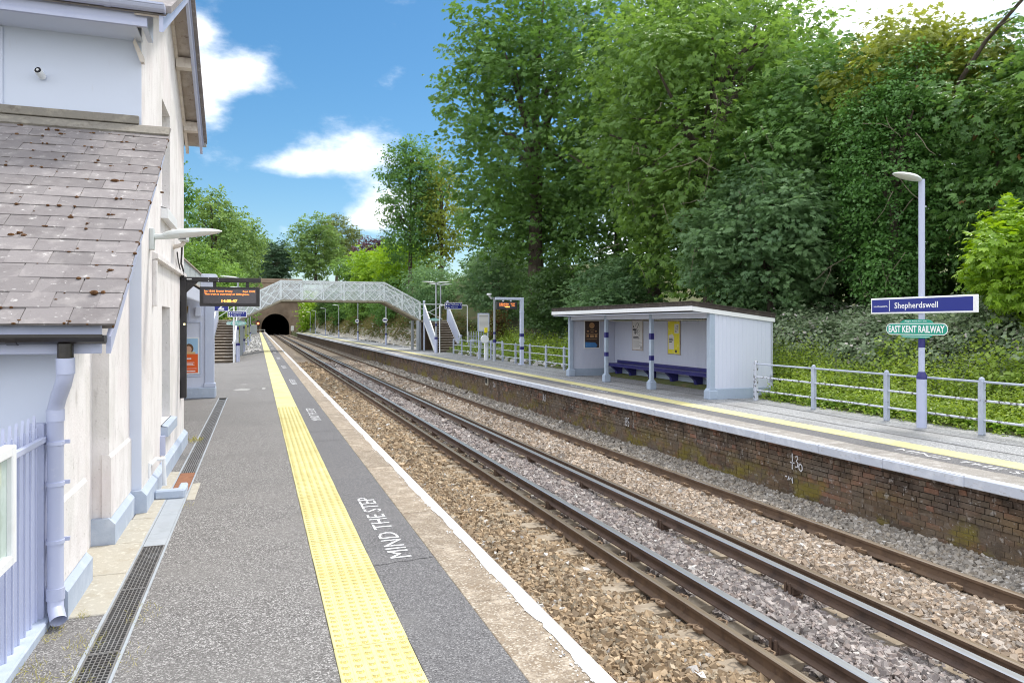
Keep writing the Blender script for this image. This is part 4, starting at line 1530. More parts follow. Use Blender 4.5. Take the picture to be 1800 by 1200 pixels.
dd = thing('departure_display', 'black departure board with amber lettering hanging from an arm on the white gable', 'departure board', (-1.0, 11.2, .73))
m = MB()
m.box(-1.03, -.95, 11.14, 11.24, .73, 2.44, b=.006)
m.box(-.9495, .045, 11.15, 11.23, 2.375, 2.44, b=.006)
m.ext([(-.95, 2.374), (-.80, 2.374), (-.95, 2.22)], 'y', 11.16, 11.22)
m.box(-1.06, -1.03, 11.10, 11.28, .72, 1.0, b=.004)
m.box(-1.06, -1.03, 11.10, 11.28, 1.85, 2.1, b=.004)
m.build('bracket', M['black'], dd)
for x in (-.58, -.14):
    m = MB()
    m.box(x - .022, x + .022, 11.17, 11.21, 2.305, 2.3745)
    m.build('hanger', M['black'], dd)
m = MB()
m.box(-.775, .03, 11.12, 11.26, 2.03, 2.3045, b=.006)
m.build('housing', M['black'], dd)
m = MB()
m.box(-.725, -.018, 11.1175, 11.1195, 2.07, 2.272)
m.build('screen', M['led_panel'], dd)
m = MB(FY((-.725, 11.117, 2.07)))
text(m, '1st 15:01 Dover Priory', .012, .154, .375, .032, z=.001, bold=.012)
text(m, 'Expt 15:02', .525, .154, .168, .032, z=.001, bold=.012)
text(m, 'This train is currently at Gillingham.', .012, .112, .60, .032, z=.001, bold=.012)
m.build('lettering', M['led_text'], dd, recalc=False)
m = MB(FY((-.725, 11.117, 2.07)))
text(m, '14:05:47', .24, .014, .21, .042, z=.001, bold=.02)
m.build('lettering', M['led_clock'], dd, recalc=False)
m = MB()
m.box(-.945, -.88, 11.1485, 11.1498, 2.402, 2.418)
for x in (-.66, -.53):
    m.box(x - .005, x + .005, 11.1485, 11.1498, 2.385, 2.395)
    m.box(x - .005, x + .005, 11.1485, 11.1498, 2.42, 2.43)
m.build('maker_plate', M['sign_white'], dd)
m = MB()
m.box(-.985, -.962, 11.1385, 11.1398, 1.76, 1.785)
m.build('indicator', M['lamp_yellow'], dd)

# ---------------------------------------------------------------- waiting room with canopy beyond
wr = thing('waiting_room', 'pale blue-grey waiting room block with boarded canopy beyond the white gable', 'building', (-1.0, 18.8, 0))
m = MB()
m.box(-6, -1.0, 18.8, 19.15, 0, 2.86)
m.box(-6, -2.9, 19.1505, 27, 0, 2.86)
m.build('wall', M['paint_pale'], wr)
m = MB()
m.box(-6.05, -.955, 18.72, 19.2, 0, .26, b=.02)
m.build('plinth', M['plinth'], wr)
m = MB()
m.box(-1.19, -.985, 18.755, 18.95, .26, 2.45, b=.01)
m.box(-1.21, -.965, 18.735, 18.97, 2.30, 2.36, b=.008)
m.box(-1.22, -.955, 18.73, 18.98, .2605, .36, b=.012)
m.build('corner_pilaster', M['paint_blue'], wr)
m = MB()
for (x0, x1, z0, z1) in ((-2.6, -1.28, 1.80, 1.84), (-2.6, -1.28, .52, .56), (-1.30, -1.265, .5605, 1.7995)):
    m.box(x0, x1, 18.775, 18.7995, z0, z1, b=.006)
m.box(-1.56, -1.535, 18.78, 18.7998, 1.86, 2.3)
m.build('panel_moulding', M['paint_blue'], wr)
m = MB()
m.box(-1.40, -1.27, 18.70, 18.7998, 1.96, 2.18, b=.008)
m.build('junction_box', M['paint_pale'], wr)
m = MB()
m.box(-6.1, -.93, 18.66, 19.25, 2.862, 2.97, b=.01)
m.box(-6.1, -2.8, 19.2505, 27.1, 2.862, 2.97, b=.01)
m.build('roof', M['paint_pale'], wr)
# canopy: upstand, cornice, sawn valance boards
cp = MB()
cp.box(-6, -1.255, 11.71, 18.65, 2.56, 2.60)
cpo = cp.build('canopy', M['soffit'], wr)
m = MB()
yy = 11.72
while yy < 18.6:
    y1 = min(yy + 1.35, 18.64)
    m.box(-1.30, -1.275, yy, y1 - .02, 2.64, 2.95)
    m.box(-1.297, -1.268, y1 - .019, y1 - .001, 2.64, 2.955)
    yy = y1
m.build('upstand_panel', M['canopy_roof'], cpo)
m = MB()
m.box(-1.31, -1.235, 11.71, 18.64, 2.601, 2.638, b=.006)
m.box(-1.31, -1.25, 11.71, 18.64, 2.952, 2.975)
m.build('cornice', M['soffit'], cpo)
m = MB()
n = int((18.64 - 11.72) / .115)
for i in range(n):
    y0 = 11.72 + i * .115
    m.ext([(y0 + .004, 2.599), (y0 + .111, 2.599), (y0 + .111, 2.31), (y0 + .0575, 2.27), (y0 + .004, 2.31)], 'x', -1.275, -1.255)
tag(m.build('valance_boards', M['paint_pale'], cpo), kind='stuff')
lt = thing('lantern', 'small brass lantern on the waiting room wall under the canopy', 'lantern', (-1.62, 18.7, 2.1))
m = MB()
m.lathe((-1.62, 18.68, 2.0), [(.015, 0), (.05, .03), (.06, .10), (.075, .19), (.02, .23)], 8)
m.tube([(-1.62, 18.80, 2.10), (-1.62, 18.70, 2.06)], .018, n=6)
m.build('lantern_body', M['brass'], lt)

ps = thing('poster', 'orange travel poster with two heads on a blue sky on the waiting room wall', 'poster', (-1.6, 18.78, 1.0))
m = MB()
m.box(-1.93, -1.315, 18.765, 18.7995, .585, 1.46, b=.004)
m.build('frame', M['paint_white'], ps)
fr = FY((-1.90, 18.764, .615))
m = MB(fr)
m.box(0, .555, 0, .45, 0, .001)
m.build('print', M['poster_orange'], ps)
m = MB(fr)
m.box(0, .555, .4505, .815, 0, .001)
m.build('print', M['poster_sky'], ps)
for (cx, cy, r, c, z) in ((.20, .60, .10, 'poster_hair', .0014), (.36, .58, .10, 'poster_hair', .0014), (.21, .58, .07, 'poster_skin', .0018), (.35, .56, .07, 'poster_skin', .0018)):
    m = MB(fr)
    m.add([(cx + r * math.cos(6.283 * k / 16), cy + r * 1.15 * math.sin(6.283 * k / 16), z) for k in range(16)], [tuple(range(16))])
    m.build('print', M[c], ps, recalc=False)
m = MB(fr)
m.box(.06, .50, .4508, .50, .0022, .0026)
m.build('print', M['poster_sand'], ps)
m = MB(fr)
for (s_, x, y_, w_, h_) in (('great days', .03, .375, .30, .04), ('summer breaks', .03, .32, .38, .04)):
    pass
for (x, y_, w_, h_) in ((.03, .375, .28, .03), (.03, .325, .38, .03), (.03, .24, .45, .012), (.03, .21, .42, .012), (.03, .18, .45, .012), (.03, .10, .5, .008), (.30, .03, .2, .025)):
    m.box(x, x + w_, y_, y_ + h_, .0012, .002)
m.build('print_lines', M['sign_white'], ps)
# ================================================================== FAR PLATFORM: SHELTER
Z2 = ZP2
sh = thing('platform_shelter', 'pale boarded open-fronted waiting shelter with flat dark roof on the far platform', 'shelter', (10.43, 15.0, Z2))
SX0, SX1, SY_, SY1 = 10.43, 12.26, 15.0, 23.5


def boards(axis, fixed, t_, a0, a1, z0, z1, name='wall'):
    mm = MB()
    a = a0
    while a < a1 - .01:
        b = min(a + .115, a1)
        z1b = z1(b) if callable(z1) else z1
        z1a = z1(a) if callable(z1) else z1
        if axis == 'y':
            mm.ext([(a + .002, z0), (b - .002, z0), (b - .002, z1b), (a + .002, z1a)], 'x', fixed, fixed + t_)
        else:
            mm.ext([(a + .002, z0), (b - .002, z0), (b - .002, z1b), (a + .002, z1a)], 'y', fixed, fixed + t_)
        a = b
    if axis == 'y':
        mm.box(fixed + .0025, fixed + t_ - .0025, a0, a1, z0, (z1 if not callable(z1) else min(z1(a0), z1(a1))) - .01)
    else:
        mm.box(a0, a1, fixed + .0025, fixed + t_ - .0025, z0, min(z1(a0), z1(a1)) - .01)
    return mm.build(name, M['paint_pale'], sh)


def zroof(x):
    return 2.21 - .118 * (x - 9.9)


boards('y', SX1 - .06, .05, SY_ + .06, SY1 - .06, Z2 + .26, zroof(SX1) - .06)
boards('x', SY_, .05, SX0 + .10, SX1 - .01, Z2 + .26, lambda x: zroof(x) - .06)
boards('x', SY1 - .05, .05, SX0 + .10, SX1 - .01, Z2 + .26, lambda x: zroof(x) - .06)
m = MB()
m.box(SX0 + .12, SX1 + .03, SY_ - .03, SY_ + .07, Z2 - .35, Z2 + .259, b=.012)
m.box(SX0 + .12, SX1 + .03, SY1 - .07, SY1 + .03, Z2 - .35, Z2 + .259, b=.012)
m.box(SX1 - .075, SX1 + .029, SY_ + .071, SY1 - .071, Z2 - .35, Z2 + .258, b=.012)
m.build('plinth', M['paint_greyblue'], sh)
for i, yy in enumerate((15.06, 17.88, 20.67, 23.44)):
    m = MB()
    hw = .055 if i in (1, 2) else .075
    m.box(SX0 - hw + .03, SX0 + hw + .03, yy - hw, yy + hw, Z2 + .24, zroof(SX0) - .1, b=.012)
    m.box(SX0 - hw - .02, SX0 + hw + .08, yy - hw - .05, yy + hw + .05, Z2, Z2 + .22, b=.015)
    m.ext([(SX0 - hw - .015, Z2 + .2205), (SX0 + hw + .075, Z2 + .2205), (SX0 + hw + .03, Z2 + .27), (SX0 - hw + .03, Z2 + .27)], 'y', yy - hw - .012, yy + hw + .012)
    po = m.build('post', M['paint_greyblue'], sh)
    if i in (1, 2):
        for (za, zb) in ((1.34, 1.53), (.75, .90)):
            m = MB()
            m.box(SX0 - hw + .027, SX0 + hw + .033, yy - hw - .003, yy + hw + .003, za, zb, b=.012)
            m.build('band', M['navy'], po)
m = MB()
m.ext([(9.86, zroof(9.86)), (12.29, zroof(12.29)), (12.29, zroof(12.29) + .10), (9.86, zroof(9.86) + .10)], 'y', SY_ - .06, SY1 + .25)
m.ext([(9.84, zroof(9.84) + .1005), (12.31, zroof(12.31) + .1005), (12.31, zroof(12.31) + .12), (9.84, zroof(9.84) + .12)], 'y', SY_ - .08, SY1 + .27)
m.build('roof', M['felt'], sh)
m = MB()
m.box(9.845, 9.875, SY_ - .05, SY1 + .23, zroof(9.86) - .115, zroof(9.86) - .003, b=.005)
m.ext([(9.876, zroof(9.88) - .004), (12.28, zroof(12.28) - .004), (12.28, zroof(12.28) - .10), (9.876, zroof(9.88) - .115)], 'y', SY_ - .05, SY_ - .03)
m.ext([(9.876, zroof(9.88) - .004), (12.28, zroof(12.28) - .004), (12.28, zroof(12.28) - .10), (9.876, zroof(9.88) - .115)], 'y', SY1 + .205, SY1 + .23)
m.build('fascia', M['paint_white'], sh)
m = MB()
m.box(9.88, SX0 + .10, SY_ - .02, SY1 + .2, zroof(10.5) - .09, zroof(10.5) - .075)
m.box(SX0 + .0, SX0 + .09, SY_ + .03, SY1 - .03, zroof(10.5) - .22, zroof(10.5) - .0905)
m.build('soffit', M['paint_pale'], sh)
m = MB()
m.box(SX0 + .101, SX1 - .061, SY_ + .06, SY1 - .06, zroof(12.2) - .055, zroof(12.2) - .045)
m.build('ceiling', M['soffit'], sh)
bn = MB()
bn.box(11.72, 12.19, SY_ + .08, SY1 - .35, Z2 + .42, Z2 + .465, b=.01)
bn.box(11.715, 11.74, SY_ + .08, SY1 - .35, Z2 + .36, Z2 + .419, b=.006)
bn.box(12.14, 12.19, SY_ + .08, SY1 - .35, Z2 + .466, Z2 + .56, b=.008)
bo = bn.build('bench', M['navy'], sh)
mm = MB()
mm.ext([(11.78, Z2 + .4195), (12.19, Z2 + .4195), (12.19, Z2), (12.0, Z2), (11.95, Z2 + .2), (11.80, Z2 + .33)], 'y', -.045, .045)
leg_me = None
for k, yy in enumerate((15.55, 16.75, 18.0, 19.3, 20.6, 21.9, 22.9)):
    m = MB()
    m.ext([(11.78, Z2 + .4195), (12.18, Z2 + .4195), (12.18, Z2), (12.0, Z2), (11.95, Z2 + .2), (11.80, Z2 + .33)], 'y', yy - .07, yy + .07)
    m.build('leg', M['navy'], bo)
m = MB()
m.tube([(12.2, SY_ - .01, 1.8), (12.2, SY_ - .012, .75), (12.24, SY_ - .012, .6), (12.24, SY_ - .012, -.1)], .012, n=6)
m.box(12.15, 12.22, SY_ - .06, SY_ - .031, .36, .50, b=.006)
m.build('conduit', M['grey_metal'], sh)

# posters in the shelter
pd = thing('poster', 'dark poster with a tan disc above a blue panel on the shelter end wall', 'poster', (11.27, SY1 - .06, 1.0))
f0 = FY((10.97, SY1 - .052, .90))
m = MB(f0)
m.box(0, .63, 0, 1.03, 0, .022, b=.004)
m.build('frame', M['paint_white'], pd)
m = MB(f0)
m.box(.04, .59, .04, .99, .0225, .0235)
m.build('print', M['poster_dark'], pd)
m = MB(f0)
m.add([(.31 + .105 * math.cos(6.283 * k / 20), .83 + .105 * math.sin(6.283 * k / 20), .0245) for k in range(20)], [tuple(range(20))])
for (x, y_, w_, h_) in ((.24, .66, .16, .02), (.26, .58, .11, .03), (.08, .52, .47, .012), (.1, .42, .09, .07), (.24, .40, .14, .09), (.42, .40, .1, .1), (.1, .33, .4, .015), (.12, .6, .07, .05), (.43, .6, .07, .05)):
    m.box(x, x + w_, y_, y_ + h_, .024, .0246)
m.build('print', M['poster_tan'], pd, recalc=False)
m = MB(f0)
m.add([(.05, .05, .0248), (.48, .05, .0248), (.53, .12, .0248), (.44, .22, .0248), (.05, .24, .0248)], [(0, 1, 2, 3, 4)])
m.build('print', M['poster_blue'], pd, recalc=False)

pw = thing('poster', 'white printed poster with dark scribbled picture on the shelter back wall', 'poster', (12.19, 21.6, 1.0))
f1 = FX((12.198, 22.12, .88))
m = MB(f1)
m.box(0, .74, 0, 1.06, 0, .025, b=.004)
m.build('frame', M['soffit'], pw)
m = MB(f1)
m.box(.035, .705, .035, 1.025, .0255, .0265)
m.build('print', M['poster_white'], pw)
m = MB(f1)
for (x, y_, w_, h_) in ((.08, .78, .06, .06), (.06, .68, .22, .06), (.10, .40, .42, .03), (.10, .45, .36, .03), (.6, .06, .06, .08), (.2, .55, .06, .1)):
    m.box(x, x + w_, y_, y_ + h_, .027, .0276)
ribbon(m, [(.35 + .16 * math.cos(k * .5), .80 + .14 * math.sin(k * .62)) for k in range(20)], .012, .0278)
ribbon(m, [(.45 + .1 * math.cos(k * .6), .60 + .1 * math.sin(k * .5)) for k in range(16)], .010, .0278)
m.build('print', M['poster_black'], pw, recalc=False)
m = MB(f1)
for k in range(7):
    m.box(.10, .10 + .4 + .1 * ((k * 7) % 3), .33 - k * .035, .342 - k * .035, .027, .0275)
m.box(.14, .40, .58, .70, .0268, .0269)
m.build('print', M['poster_grey'], pw)

py_ = thing('poster', 'yellow poster with a white block of text on the shelter back wall', 'poster', (12.19, 19.3, 1.0))
f2 = FX((12.198, 19.82, .83))
m = MB(f2)
m.box(0, .72, 0, 1.07, 0, .03, b=.004)
m.build('frame', M['soffit'], py_)
m = MB(f2)
m.box(.035, .685, .035, 1.035, .0305, .0315)
m.build('print', M['poster_yellow'], py_)
m = MB(f2)
m.add([(.07, .16, .0325), (.38, .16, .0325), (.38, .55, .0325), (.30, .64, .0325), (.07, .60, .0325)], [(0, 1, 2, 3, 4)])
m.box(.40, .64, .66, .95, .032, .0322)
m.build('print', M['poster_white'], py_, recalc=False)
m = MB(f2)
for (x, y_, w_, h_) in ((.10, .48, .2, .03), (.10, .43, .24, .03), (.10, .38, .16, .03), (.44, .07, .1, .08)):
    m.box(x, x + w_, y_, y_ + h_, .033, .0336)
ribbon(m, [(.52 + .09 * math.cos(k * .6), .80 + .11 * math.sin(k * .8)) for k in range(16)], .010, .0338)
m.build('print', M['poster_black'], py_, recalc=False)

# ================================================================== RAILINGS
post_m = MB()
post_m.box(-.043, .043, -.043, .043, 0, .90, b=.008)
post_m.lathe((0, 0, .90), [(.045, 0), (.045, .02), (.035, .045), (.012, .06)], 8)
post_me = post_m.mesh('post', M['paint_rail'])
post_w = post_m.mesh('post', M['paint_worn'])


def railing(label, x, ya, yb, step, worn_first=False, z=Z2):
    t_ = thing('railing', label, 'railing', (x, ya, z), 'three-bar railings along the back of the far platform')
    n = int(round((yb - ya) / step))
    for i in range(n + 1):
        yy = ya + (yb - ya) * i / n
        inst('post', post_w if (worn_first and i == n) else post_me, t_, (x, yy, z))
    for zz, mt in ((.88, 'paint_rail'), (.57, 'paint_worn'), (.25, 'paint_worn')):
        m_ = MB()
        m_.tube([(x, ya, z + zz), (x, yb, z + zz)], .020, n=8)
        m_.build('rail', M[mt], t_, smooth=True)
    return t_


railing('three-bar pale railing from the shelter end past the lamp post with the blue name sign', 11.31, 2.95, 14.45, 1.917, True)
railing('three-bar pale railing between the shelter and the foot of the footbridge stairs', 11.45, 24.4, 43.4, 1.9)
railing('short pale railing standing behind the white help point', 12.3, 36.5, 42.2, 1.9)

# ================================================================== LAMP POSTS
lp = thing('lamp_post', 'tall lilac lamp post carrying the blue station name sign', 'lamp post', (11.13, 9.69, Z2))
m = MB()
m.tube([(11.13, 9.69, Z2), (11.13, 9.69, .80)], .083, n=18)
m.build('base_column', M['paint_lilac'], lp, smooth=True)
m = MB()
m.lathe((11.13, 9.69, .80), [(.086, 0), (.086, .06), (.055, .13)], 18)
m.build('collar', M['navy'], lp, smooth=True)
m = MB()
m.tube([(11.13, 9.69, .93), (11.13, 9.69, 4.34)], .052, n=16)
m.build('pole', M['paint_lilac'], lp, smooth=True)
m = MB()
m.tube([(11.13, 9.69, 1.36), (11.13, 9.69, 1.53)], .0545, n=16)
m.build('band', M['navy'], lp, smooth=True)
lantern(lp, (11.10, 9.69, 4.33), (-1, 0, 0), .62, .26, .13, up=.03)

ns = thing('name_sign', 'long blue station name sign reading Shepherdswell in a white frame', 'sign', (11.03, 10.72, 1.97))
f = FX((11.05, 10.74, 1.965))
m = MB(f)
m.box(0, 2.17, 0, .295, -.03, .0, b=.006)
m.build('frame', M['sign_white'], ns)
m = MB(f)
m.box(.03, 2.09, .03, .265, .0005, .0025)
m.build('panel', M['navy_sign'], ns)
m = MB(f)
text(m, 'Shepherdswell', .545, .062, .90, .142, z=.0038, bold=.012)
m.build('lettering', M['sign_white'], ns, recalc=False)
m = MB(f)
text(m, 'southeastern.', .07, .125, .325, .036, z=.0038, bold=.01)
m.build('operator_name', M['sign_white'], ns, recalc=False)
m = MB(f)
m.box(.425, .437, .045, .25, .003, .0036)
m.build('divider', M['sign_white'], ns)


def ekr_sign(label, fr_, s=1.0, mat_='sign_green', small=False):
    t_ = thing('railway_sign', label, 'sign', tuple(fr_.translation))
    m_ = MB(fr_)

    def capsule(x0, x1, y0, y1, z0, z1, n=8, mi=0):
        r = (y1 - y0) / 2
        cy = (y0 + y1) / 2
        pr_ = [(x1 - r + r * math.cos(-math.pi / 2 + math.pi * k / n), cy + r * math.sin(-math.pi / 2 + math.pi * k / n)) for k in range(n + 1)]
        pr_ += [(x0 + r + r * math.cos(math.pi / 2 + math.pi * k / n), cy + r * math.sin(math.pi / 2 + math.pi * k / n)) for k in range(n + 1)]
        m_.ext([(a * s, b * s) for a, b in pr_], 'z', z0, z1, mi)
    capsule(.26, 1.02, 0, .33, -.02, 0)
    m_.build('panel', M[mat_], t_)
    m_ = MB(fr_)
    capsule(0, 1.28, .055, .265, .0005, .004)
    m_.build('border', M['sign_white'], t_)
    m_ = MB(fr_)
    capsule(.014, 1.266, .069, .251, .0045, .0065)
    m_.build('band', M[mat_], t_)
    m_ = MB(fr_)
    text(m_, 'EAST KENT RAILWAY', .06 * s, .095 * s, 1.16 * s, .13 * s, z=.008, bold=.03)
    text(m_, 'Alight here for the', .40 * s, .285 * s, .46 * s, .032 * s, z=.0012, bold=.01)
    m_.box(.36 * s, .92 * s, .022 * s, .030 * s, .001, .0015)
    m_.build('lettering', M['sign_white'], t_, recalc=False)
    return t_


ekr_sign('green capsule sign reading EAST KENT RAILWAY below the blue name sign', FX((11.06, 10.39, 1.525)))

COLM = MB()
COLM.tube([(0, 0, 0), (0, 0, .95)], .10, n=10)
COLP = MB()
COLP.tube([(0, 0, .95), (0, 0, 4.5)], .055, n=8)
BND = MB()
BND.tube([(0, 0, .88), (0, 0, 1.02)], .104, n=10)
BN2 = MB()
BN2.tube([(0, 0, 1.72), (0, 0, 1.88)], .06, n=8)


def lamp(label, x, y_, z, group, heads=2, ax=(1, 0, 0), ht=4.5):
    t_ = thing('lamp_post', label, 'lamp post', (0, 0, 0), group)
    for mb_, nm, mt in ((COLM, 'base_column', 'paint_lilac'), (COLP, 'pole', 'grey_metal'), (BND, 'band', 'navy'), (BN2, 'band', 'navy')):
        mb_.build(nm, M[mt], t_, smooth=True)
    for s_ in ((1, -1) if heads == 2 else (1,)):
        lantern(t_, (.04 * s_ * ax[0], .04 * s_ * ax[1], ht - .03), (s_ * ax[0], s_ * ax[1], 0), .85, .26, .10, up=.02)
    t_.location = (x, y_, z)
    t_['wloc'] = [x, y_, z]
    return t_


LG = 'lamp posts along the far platform beyond the footbridge'
first = lamp('twin-armed lamp post beside the right footbridge stairs', 10.72, 45.0, Z2, None)
l64 = lamp('single-armed lamp post with a round badge just beyond the footbridge, nearest of its row', 10.72, 64.0, Z2, LG, heads=1, ax=(-1, 0, 0))
for yy, lb in ((83.0, 'second lamp post beyond the footbridge, with a round white badge'), (103.5, 'third lamp post beyond the footbridge on the far platform'), (124.5, 'fourth lamp post beyond the footbridge on the far platform'),
               (146.5, 'fifth lamp post beyond the footbridge, next to last before the tunnel'), (169.5 - 8, 'last lamp post of the far platform, nearest the tunnel')):
    copy_tree(l64, (0, yy - 64.0, 0), lb, LG)
for yy, lb in ((64.0, 'round pale badge on the lamp post nearest beyond the footbridge'), (83.0, 'round white badge with dark bar on the second lamp post beyond the footbridge')):
    bd = thing('round_badge', lb, 'sign', (10.6, yy - .07, 2.15))
    m = MB(FY((10.62, yy - .07, 2.15)))
    m.lathe((0, 0, 0), [(.22, 0), (.22, .02)], 16)
    m.build('disc', M['sign_white'], bd)
    m = MB(FY((10.62, yy - .07, 2.15)))
    m.box(-.15, .15, -.06, .06, .0205, .022)
    m.build('bar', M['navy'], bd)
copy_tree(first, (13.1 - 10.72, 53.5 - 45.0, 0.35), 'slim lamp post rising behind the right footbridge landing')
NLG = 'lamp posts along the near platform beyond the stairs'
nl = lamp('lilac lamp post at the foot of the left footbridge stairs', -.98, 40.9, -.24, None, heads=1, ax=(-1, 0, 0), ht=4.5)
copy_tree(nl, (.10, 11.6, .0), 'lamp post beside the white stones, first beyond the left stairs', NLG)
copy_tree(nl, (.15, 29.0, .04), 'lamp post farther beyond the left stairs', NLG)
copy_tree(nl, (.2, 47.0, .1), 'farthest lamp post of the near platform', NLG)

# ================================================================== RIGHT-HAND PLATFORM EQUIPMENT
dr = thing('departure_display', 'amber departure board hanging from the arm of a pale blue post on the far platform', 'departure board', (11.28, 30.7, Z2))
m = MB()
m.box(11.20, 11.36, 30.62, 30.78, Z2, 2.98, b=.012)
m.box(10.02, 11.1995, 30.63, 30.77, 2.86, 2.98, b=.012)
m.box(11.15, 11.41, 30.57, 30.83, Z2, Z2 + .04, b=.006)
m.box(11.185, 11.375, 30.605, 30.795, 2.30, 2.34, b=.006)
m.box(11.185, 11.375, 30.605, 30.795, .95, 1.12, b=.006)
m.build('post', M['paint_blue'], dr)
for (za, zb) in ((.62, .77), (1.20, 1.36)):
    m = MB()
    m.box(11.196, 11.364, 30.616, 30.784, za, zb, b=.012)
    m.build('band', M['navy'], dr)
m = MB()
for x in (10.38, 10.75):
    m.box(x - .03, x + .03, 30.66, 30.74, 2.79, 2.8595)
m.build('hanger', M['sign_white'], dr)
m = MB()
m.box(10.08, 11.02, 30.60, 30.80, 2.44, 2.7895, b=.006)
m.build('housing', M['black'], dr)
m = MB()
m.box(10.16, 10.94, 30.5975, 30.5995, 2.50, 2.75)
m.build('screen', M['led_panel'], dr)
m = MB(FY((10.16, 30.597, 2.50)))
text(m, '1st 14:32 London Victoria', .02, .175, .43, .045, z=.001, bold=.02)
text(m, 'Expt 14:34', .56, .175, .19, .045, z=.001, bold=.02)
text(m, '2nd 15:02 London Victoria', .02, .095, .43, .045, z=.001, bold=.02)
text(m, 'On time', .60, .095, .15, .045, z=.001, bold=.02)
m.build('lettering', M['led_text'], dr, recalc=False)
m = MB(FY((10.16, 30.597, 2.50)))
text(m, '14:05:47', .28, .02, .24, .06, z=.001, bold=.03)
m.build('lettering', M['led_clock'], dr, recalc=False)

hp = thing('help_point', 'white help point on a post with yellow top tab', 'help point', (11.0, 35.3, Z2))
m = MB()
m.box(10.93, 11.09, 35.25, 35.37, Z2, 1.0, b=.012)
m.build('post', M['plastic_white'], hp)
m = MB(FY((10.90, 35.20, 1.02)))
m.lathe((0, .0, 0), [(.02, 0), (.20, .001), (.215, .05), (.20, .12)], 18)
m.build('housing', M['plastic_white'], hp, smooth=True)
hp.children[-1].scale = (1, 1, 1.5)
hp.children[-1].location = (0, 0, -.5 * (1.02 - Z2))
m = MB(FY((10.90, 35.19, 1.02)))
m.box(-.05, .05, .12, .16, -.135 + .19, -.13 + .2)
m.box(-.03, .03, -.05, .01, .055, .06)
m.build('buttons', M['sign_green'], hp)
m = MB()
m.box(10.93, 11.09, 35.24, 35.30, 1.34, 1.60, b=.006)
m.build('tab', M['yellow'], hp)
ib = thing('information_board', 'pale framed timetable board on legs behind the help point', 'information board', (11.35, 36.5, Z2))
m = MB()
m.box(10.97, 11.02, 36.5, 36.55, Z2, 1.4, b=.004)
m.box(11.48, 11.53, 36.5, 36.55, Z2, 1.4, b=.004)
m.build('leg', M['paint_blue'], ib)
m = MB()
m.box(10.93, 11.57, 36.44, 36.50, 1.40, 2.36, b=.01)
m.build('frame', M['paint_blue'], ib)
m = MB()
m.box(10.99, 11.51, 36.436, 36.4395, 1.46, 2.30)
m.build('panel', M['poster_white'], ib)
m = MB(FY((10.99, 36.4355, 1.46)))
m.box(.02, .50, .70, .80, 0, .001)
for k in range(9):
    m.box(.03, .49, .62 - k * .06, .64 - k * .06, 0, .001)
m.build('print', M['poster_grey'], ib)
cpz = thing('camera_pole', 'grey pole with a white dome camera beside the help point', 'camera pole', (11.15, 34.3, Z2))
m = MB()
m.tube([(11.15, 34.3, Z2), (11.15, 34.3, .9)], .085, n=12)
m.tube([(11.15, 34.3, .9), (11.15, 34.3, 3.0), (11.10, 34.28, 3.06), (10.95, 34.2, 3.07)], .06, n=10)
m.build('pole', M['grey_metal'], cpz, smooth=True)
m = MB()
m.tube([(11.15, 34.3, .86), (11.15, 34.3, 1.02)], .088, n=12)
m.tube([(11.15, 34.3, 1.28), (11.15, 34.3, 1.40)], .064, n=12)
m.build('band', M['navy'], cpz, smooth=True)
m = MB()
m.tube([(10.95, 34.2, 3.05), (10.86, 34.15, 3.16), (10.80, 34.1, 3.24)], [.03, .05, .07], n=10)
m.box(10.70, 10.90, 33.95, 34.2, 3.20, 3.30, b=.03)
m.build('camera', M['plastic_white'], cpz, smooth=True)
pg = thing('palisade_fence', 'dark grey palisade fence behind the railing near the right stairs', 'fence', (12.6, 43, 0))
for i in range(9):
    m = MB()
    m.ext([(12.25 + i * .16, Z2), (12.32 + i * .16, Z2), (12.32 + i * .16, 1.25), (12.285 + i * .16, 1.36), (12.25 + i * .16, 1.25)], 'y', 42.9, 42.93)
    m.build('pale', M['grey_metal'], pg)
m = MB()
m.box(12.2, 13.65, 42.931, 42.96, 1.0, 1.06)
m.box(12.2, 13.65, 42.931, 42.96, .25, .31)
m.build('rail', M['grey_metal'], pg)


def way_sign(label, fr_, w_, h_, l1, l2):
    t_ = thing('direction_sign', label, 'sign', tuple(fr_.translation))
    m_ = MB(fr_)
    m_.box(0, w_, 0, h_, -.03, 0, b=.01)
    m_.build('frame', M['sign_white'], t_)
    m_ = MB(fr_)
    m_.box(.03, w_ - .03, .03, h_ - .03, .0005, .003)
    m_.build('panel', M['navy_sign'], t_)
    m_ = MB(fr_)
    k = h_ / .40
    for yy, tx in ((.235 * k, l1), (.07 * k, l2)):
        m_.box(.07 * k, .15 * k, yy, yy + .09 * k, .0035, .0045)
        m_.add([(.20 * k, yy, .004), (.30 * k, yy, .004), (.25 * k, yy + .09 * k, .004)], [(0, 1, 2)])
        text(m_, tx, .36 * k, yy, .62 * k * len(tx) / 10, .09 * k, z=.004, bold=.01)
    m_.build('lettering', M['sign_white'], t_, recalc=False)
    return t_


wf = thing('sign_frame', 'white goalpost frame holding the blue direction sign by the right stairs', 'sign frame', (11.0, 44.6, Z2))
m = MB()
m.tube([(10.86, 44.6, Z2), (10.86, 44.6, 2.93), (10.90, 44.6, 2.98), (12.63, 44.6, 2.98), (12.68, 44.6, 2.93), (12.68, 44.6, Z2)], .038, n=8)
m.build('frame', M['paint_white'], wf, smooth=True)
way_sign('blue sign to platform and way out in the frame by the right stairs', FY((11.18, 44.56, 2.73)), 1.14, .43, 'Platform 2', 'Way out')
ekr_sign('aqua oval railway sign on the lamp post at the right stairs', FY((10.22, 44.86, 1.98)), .55, 'sign_aqua')
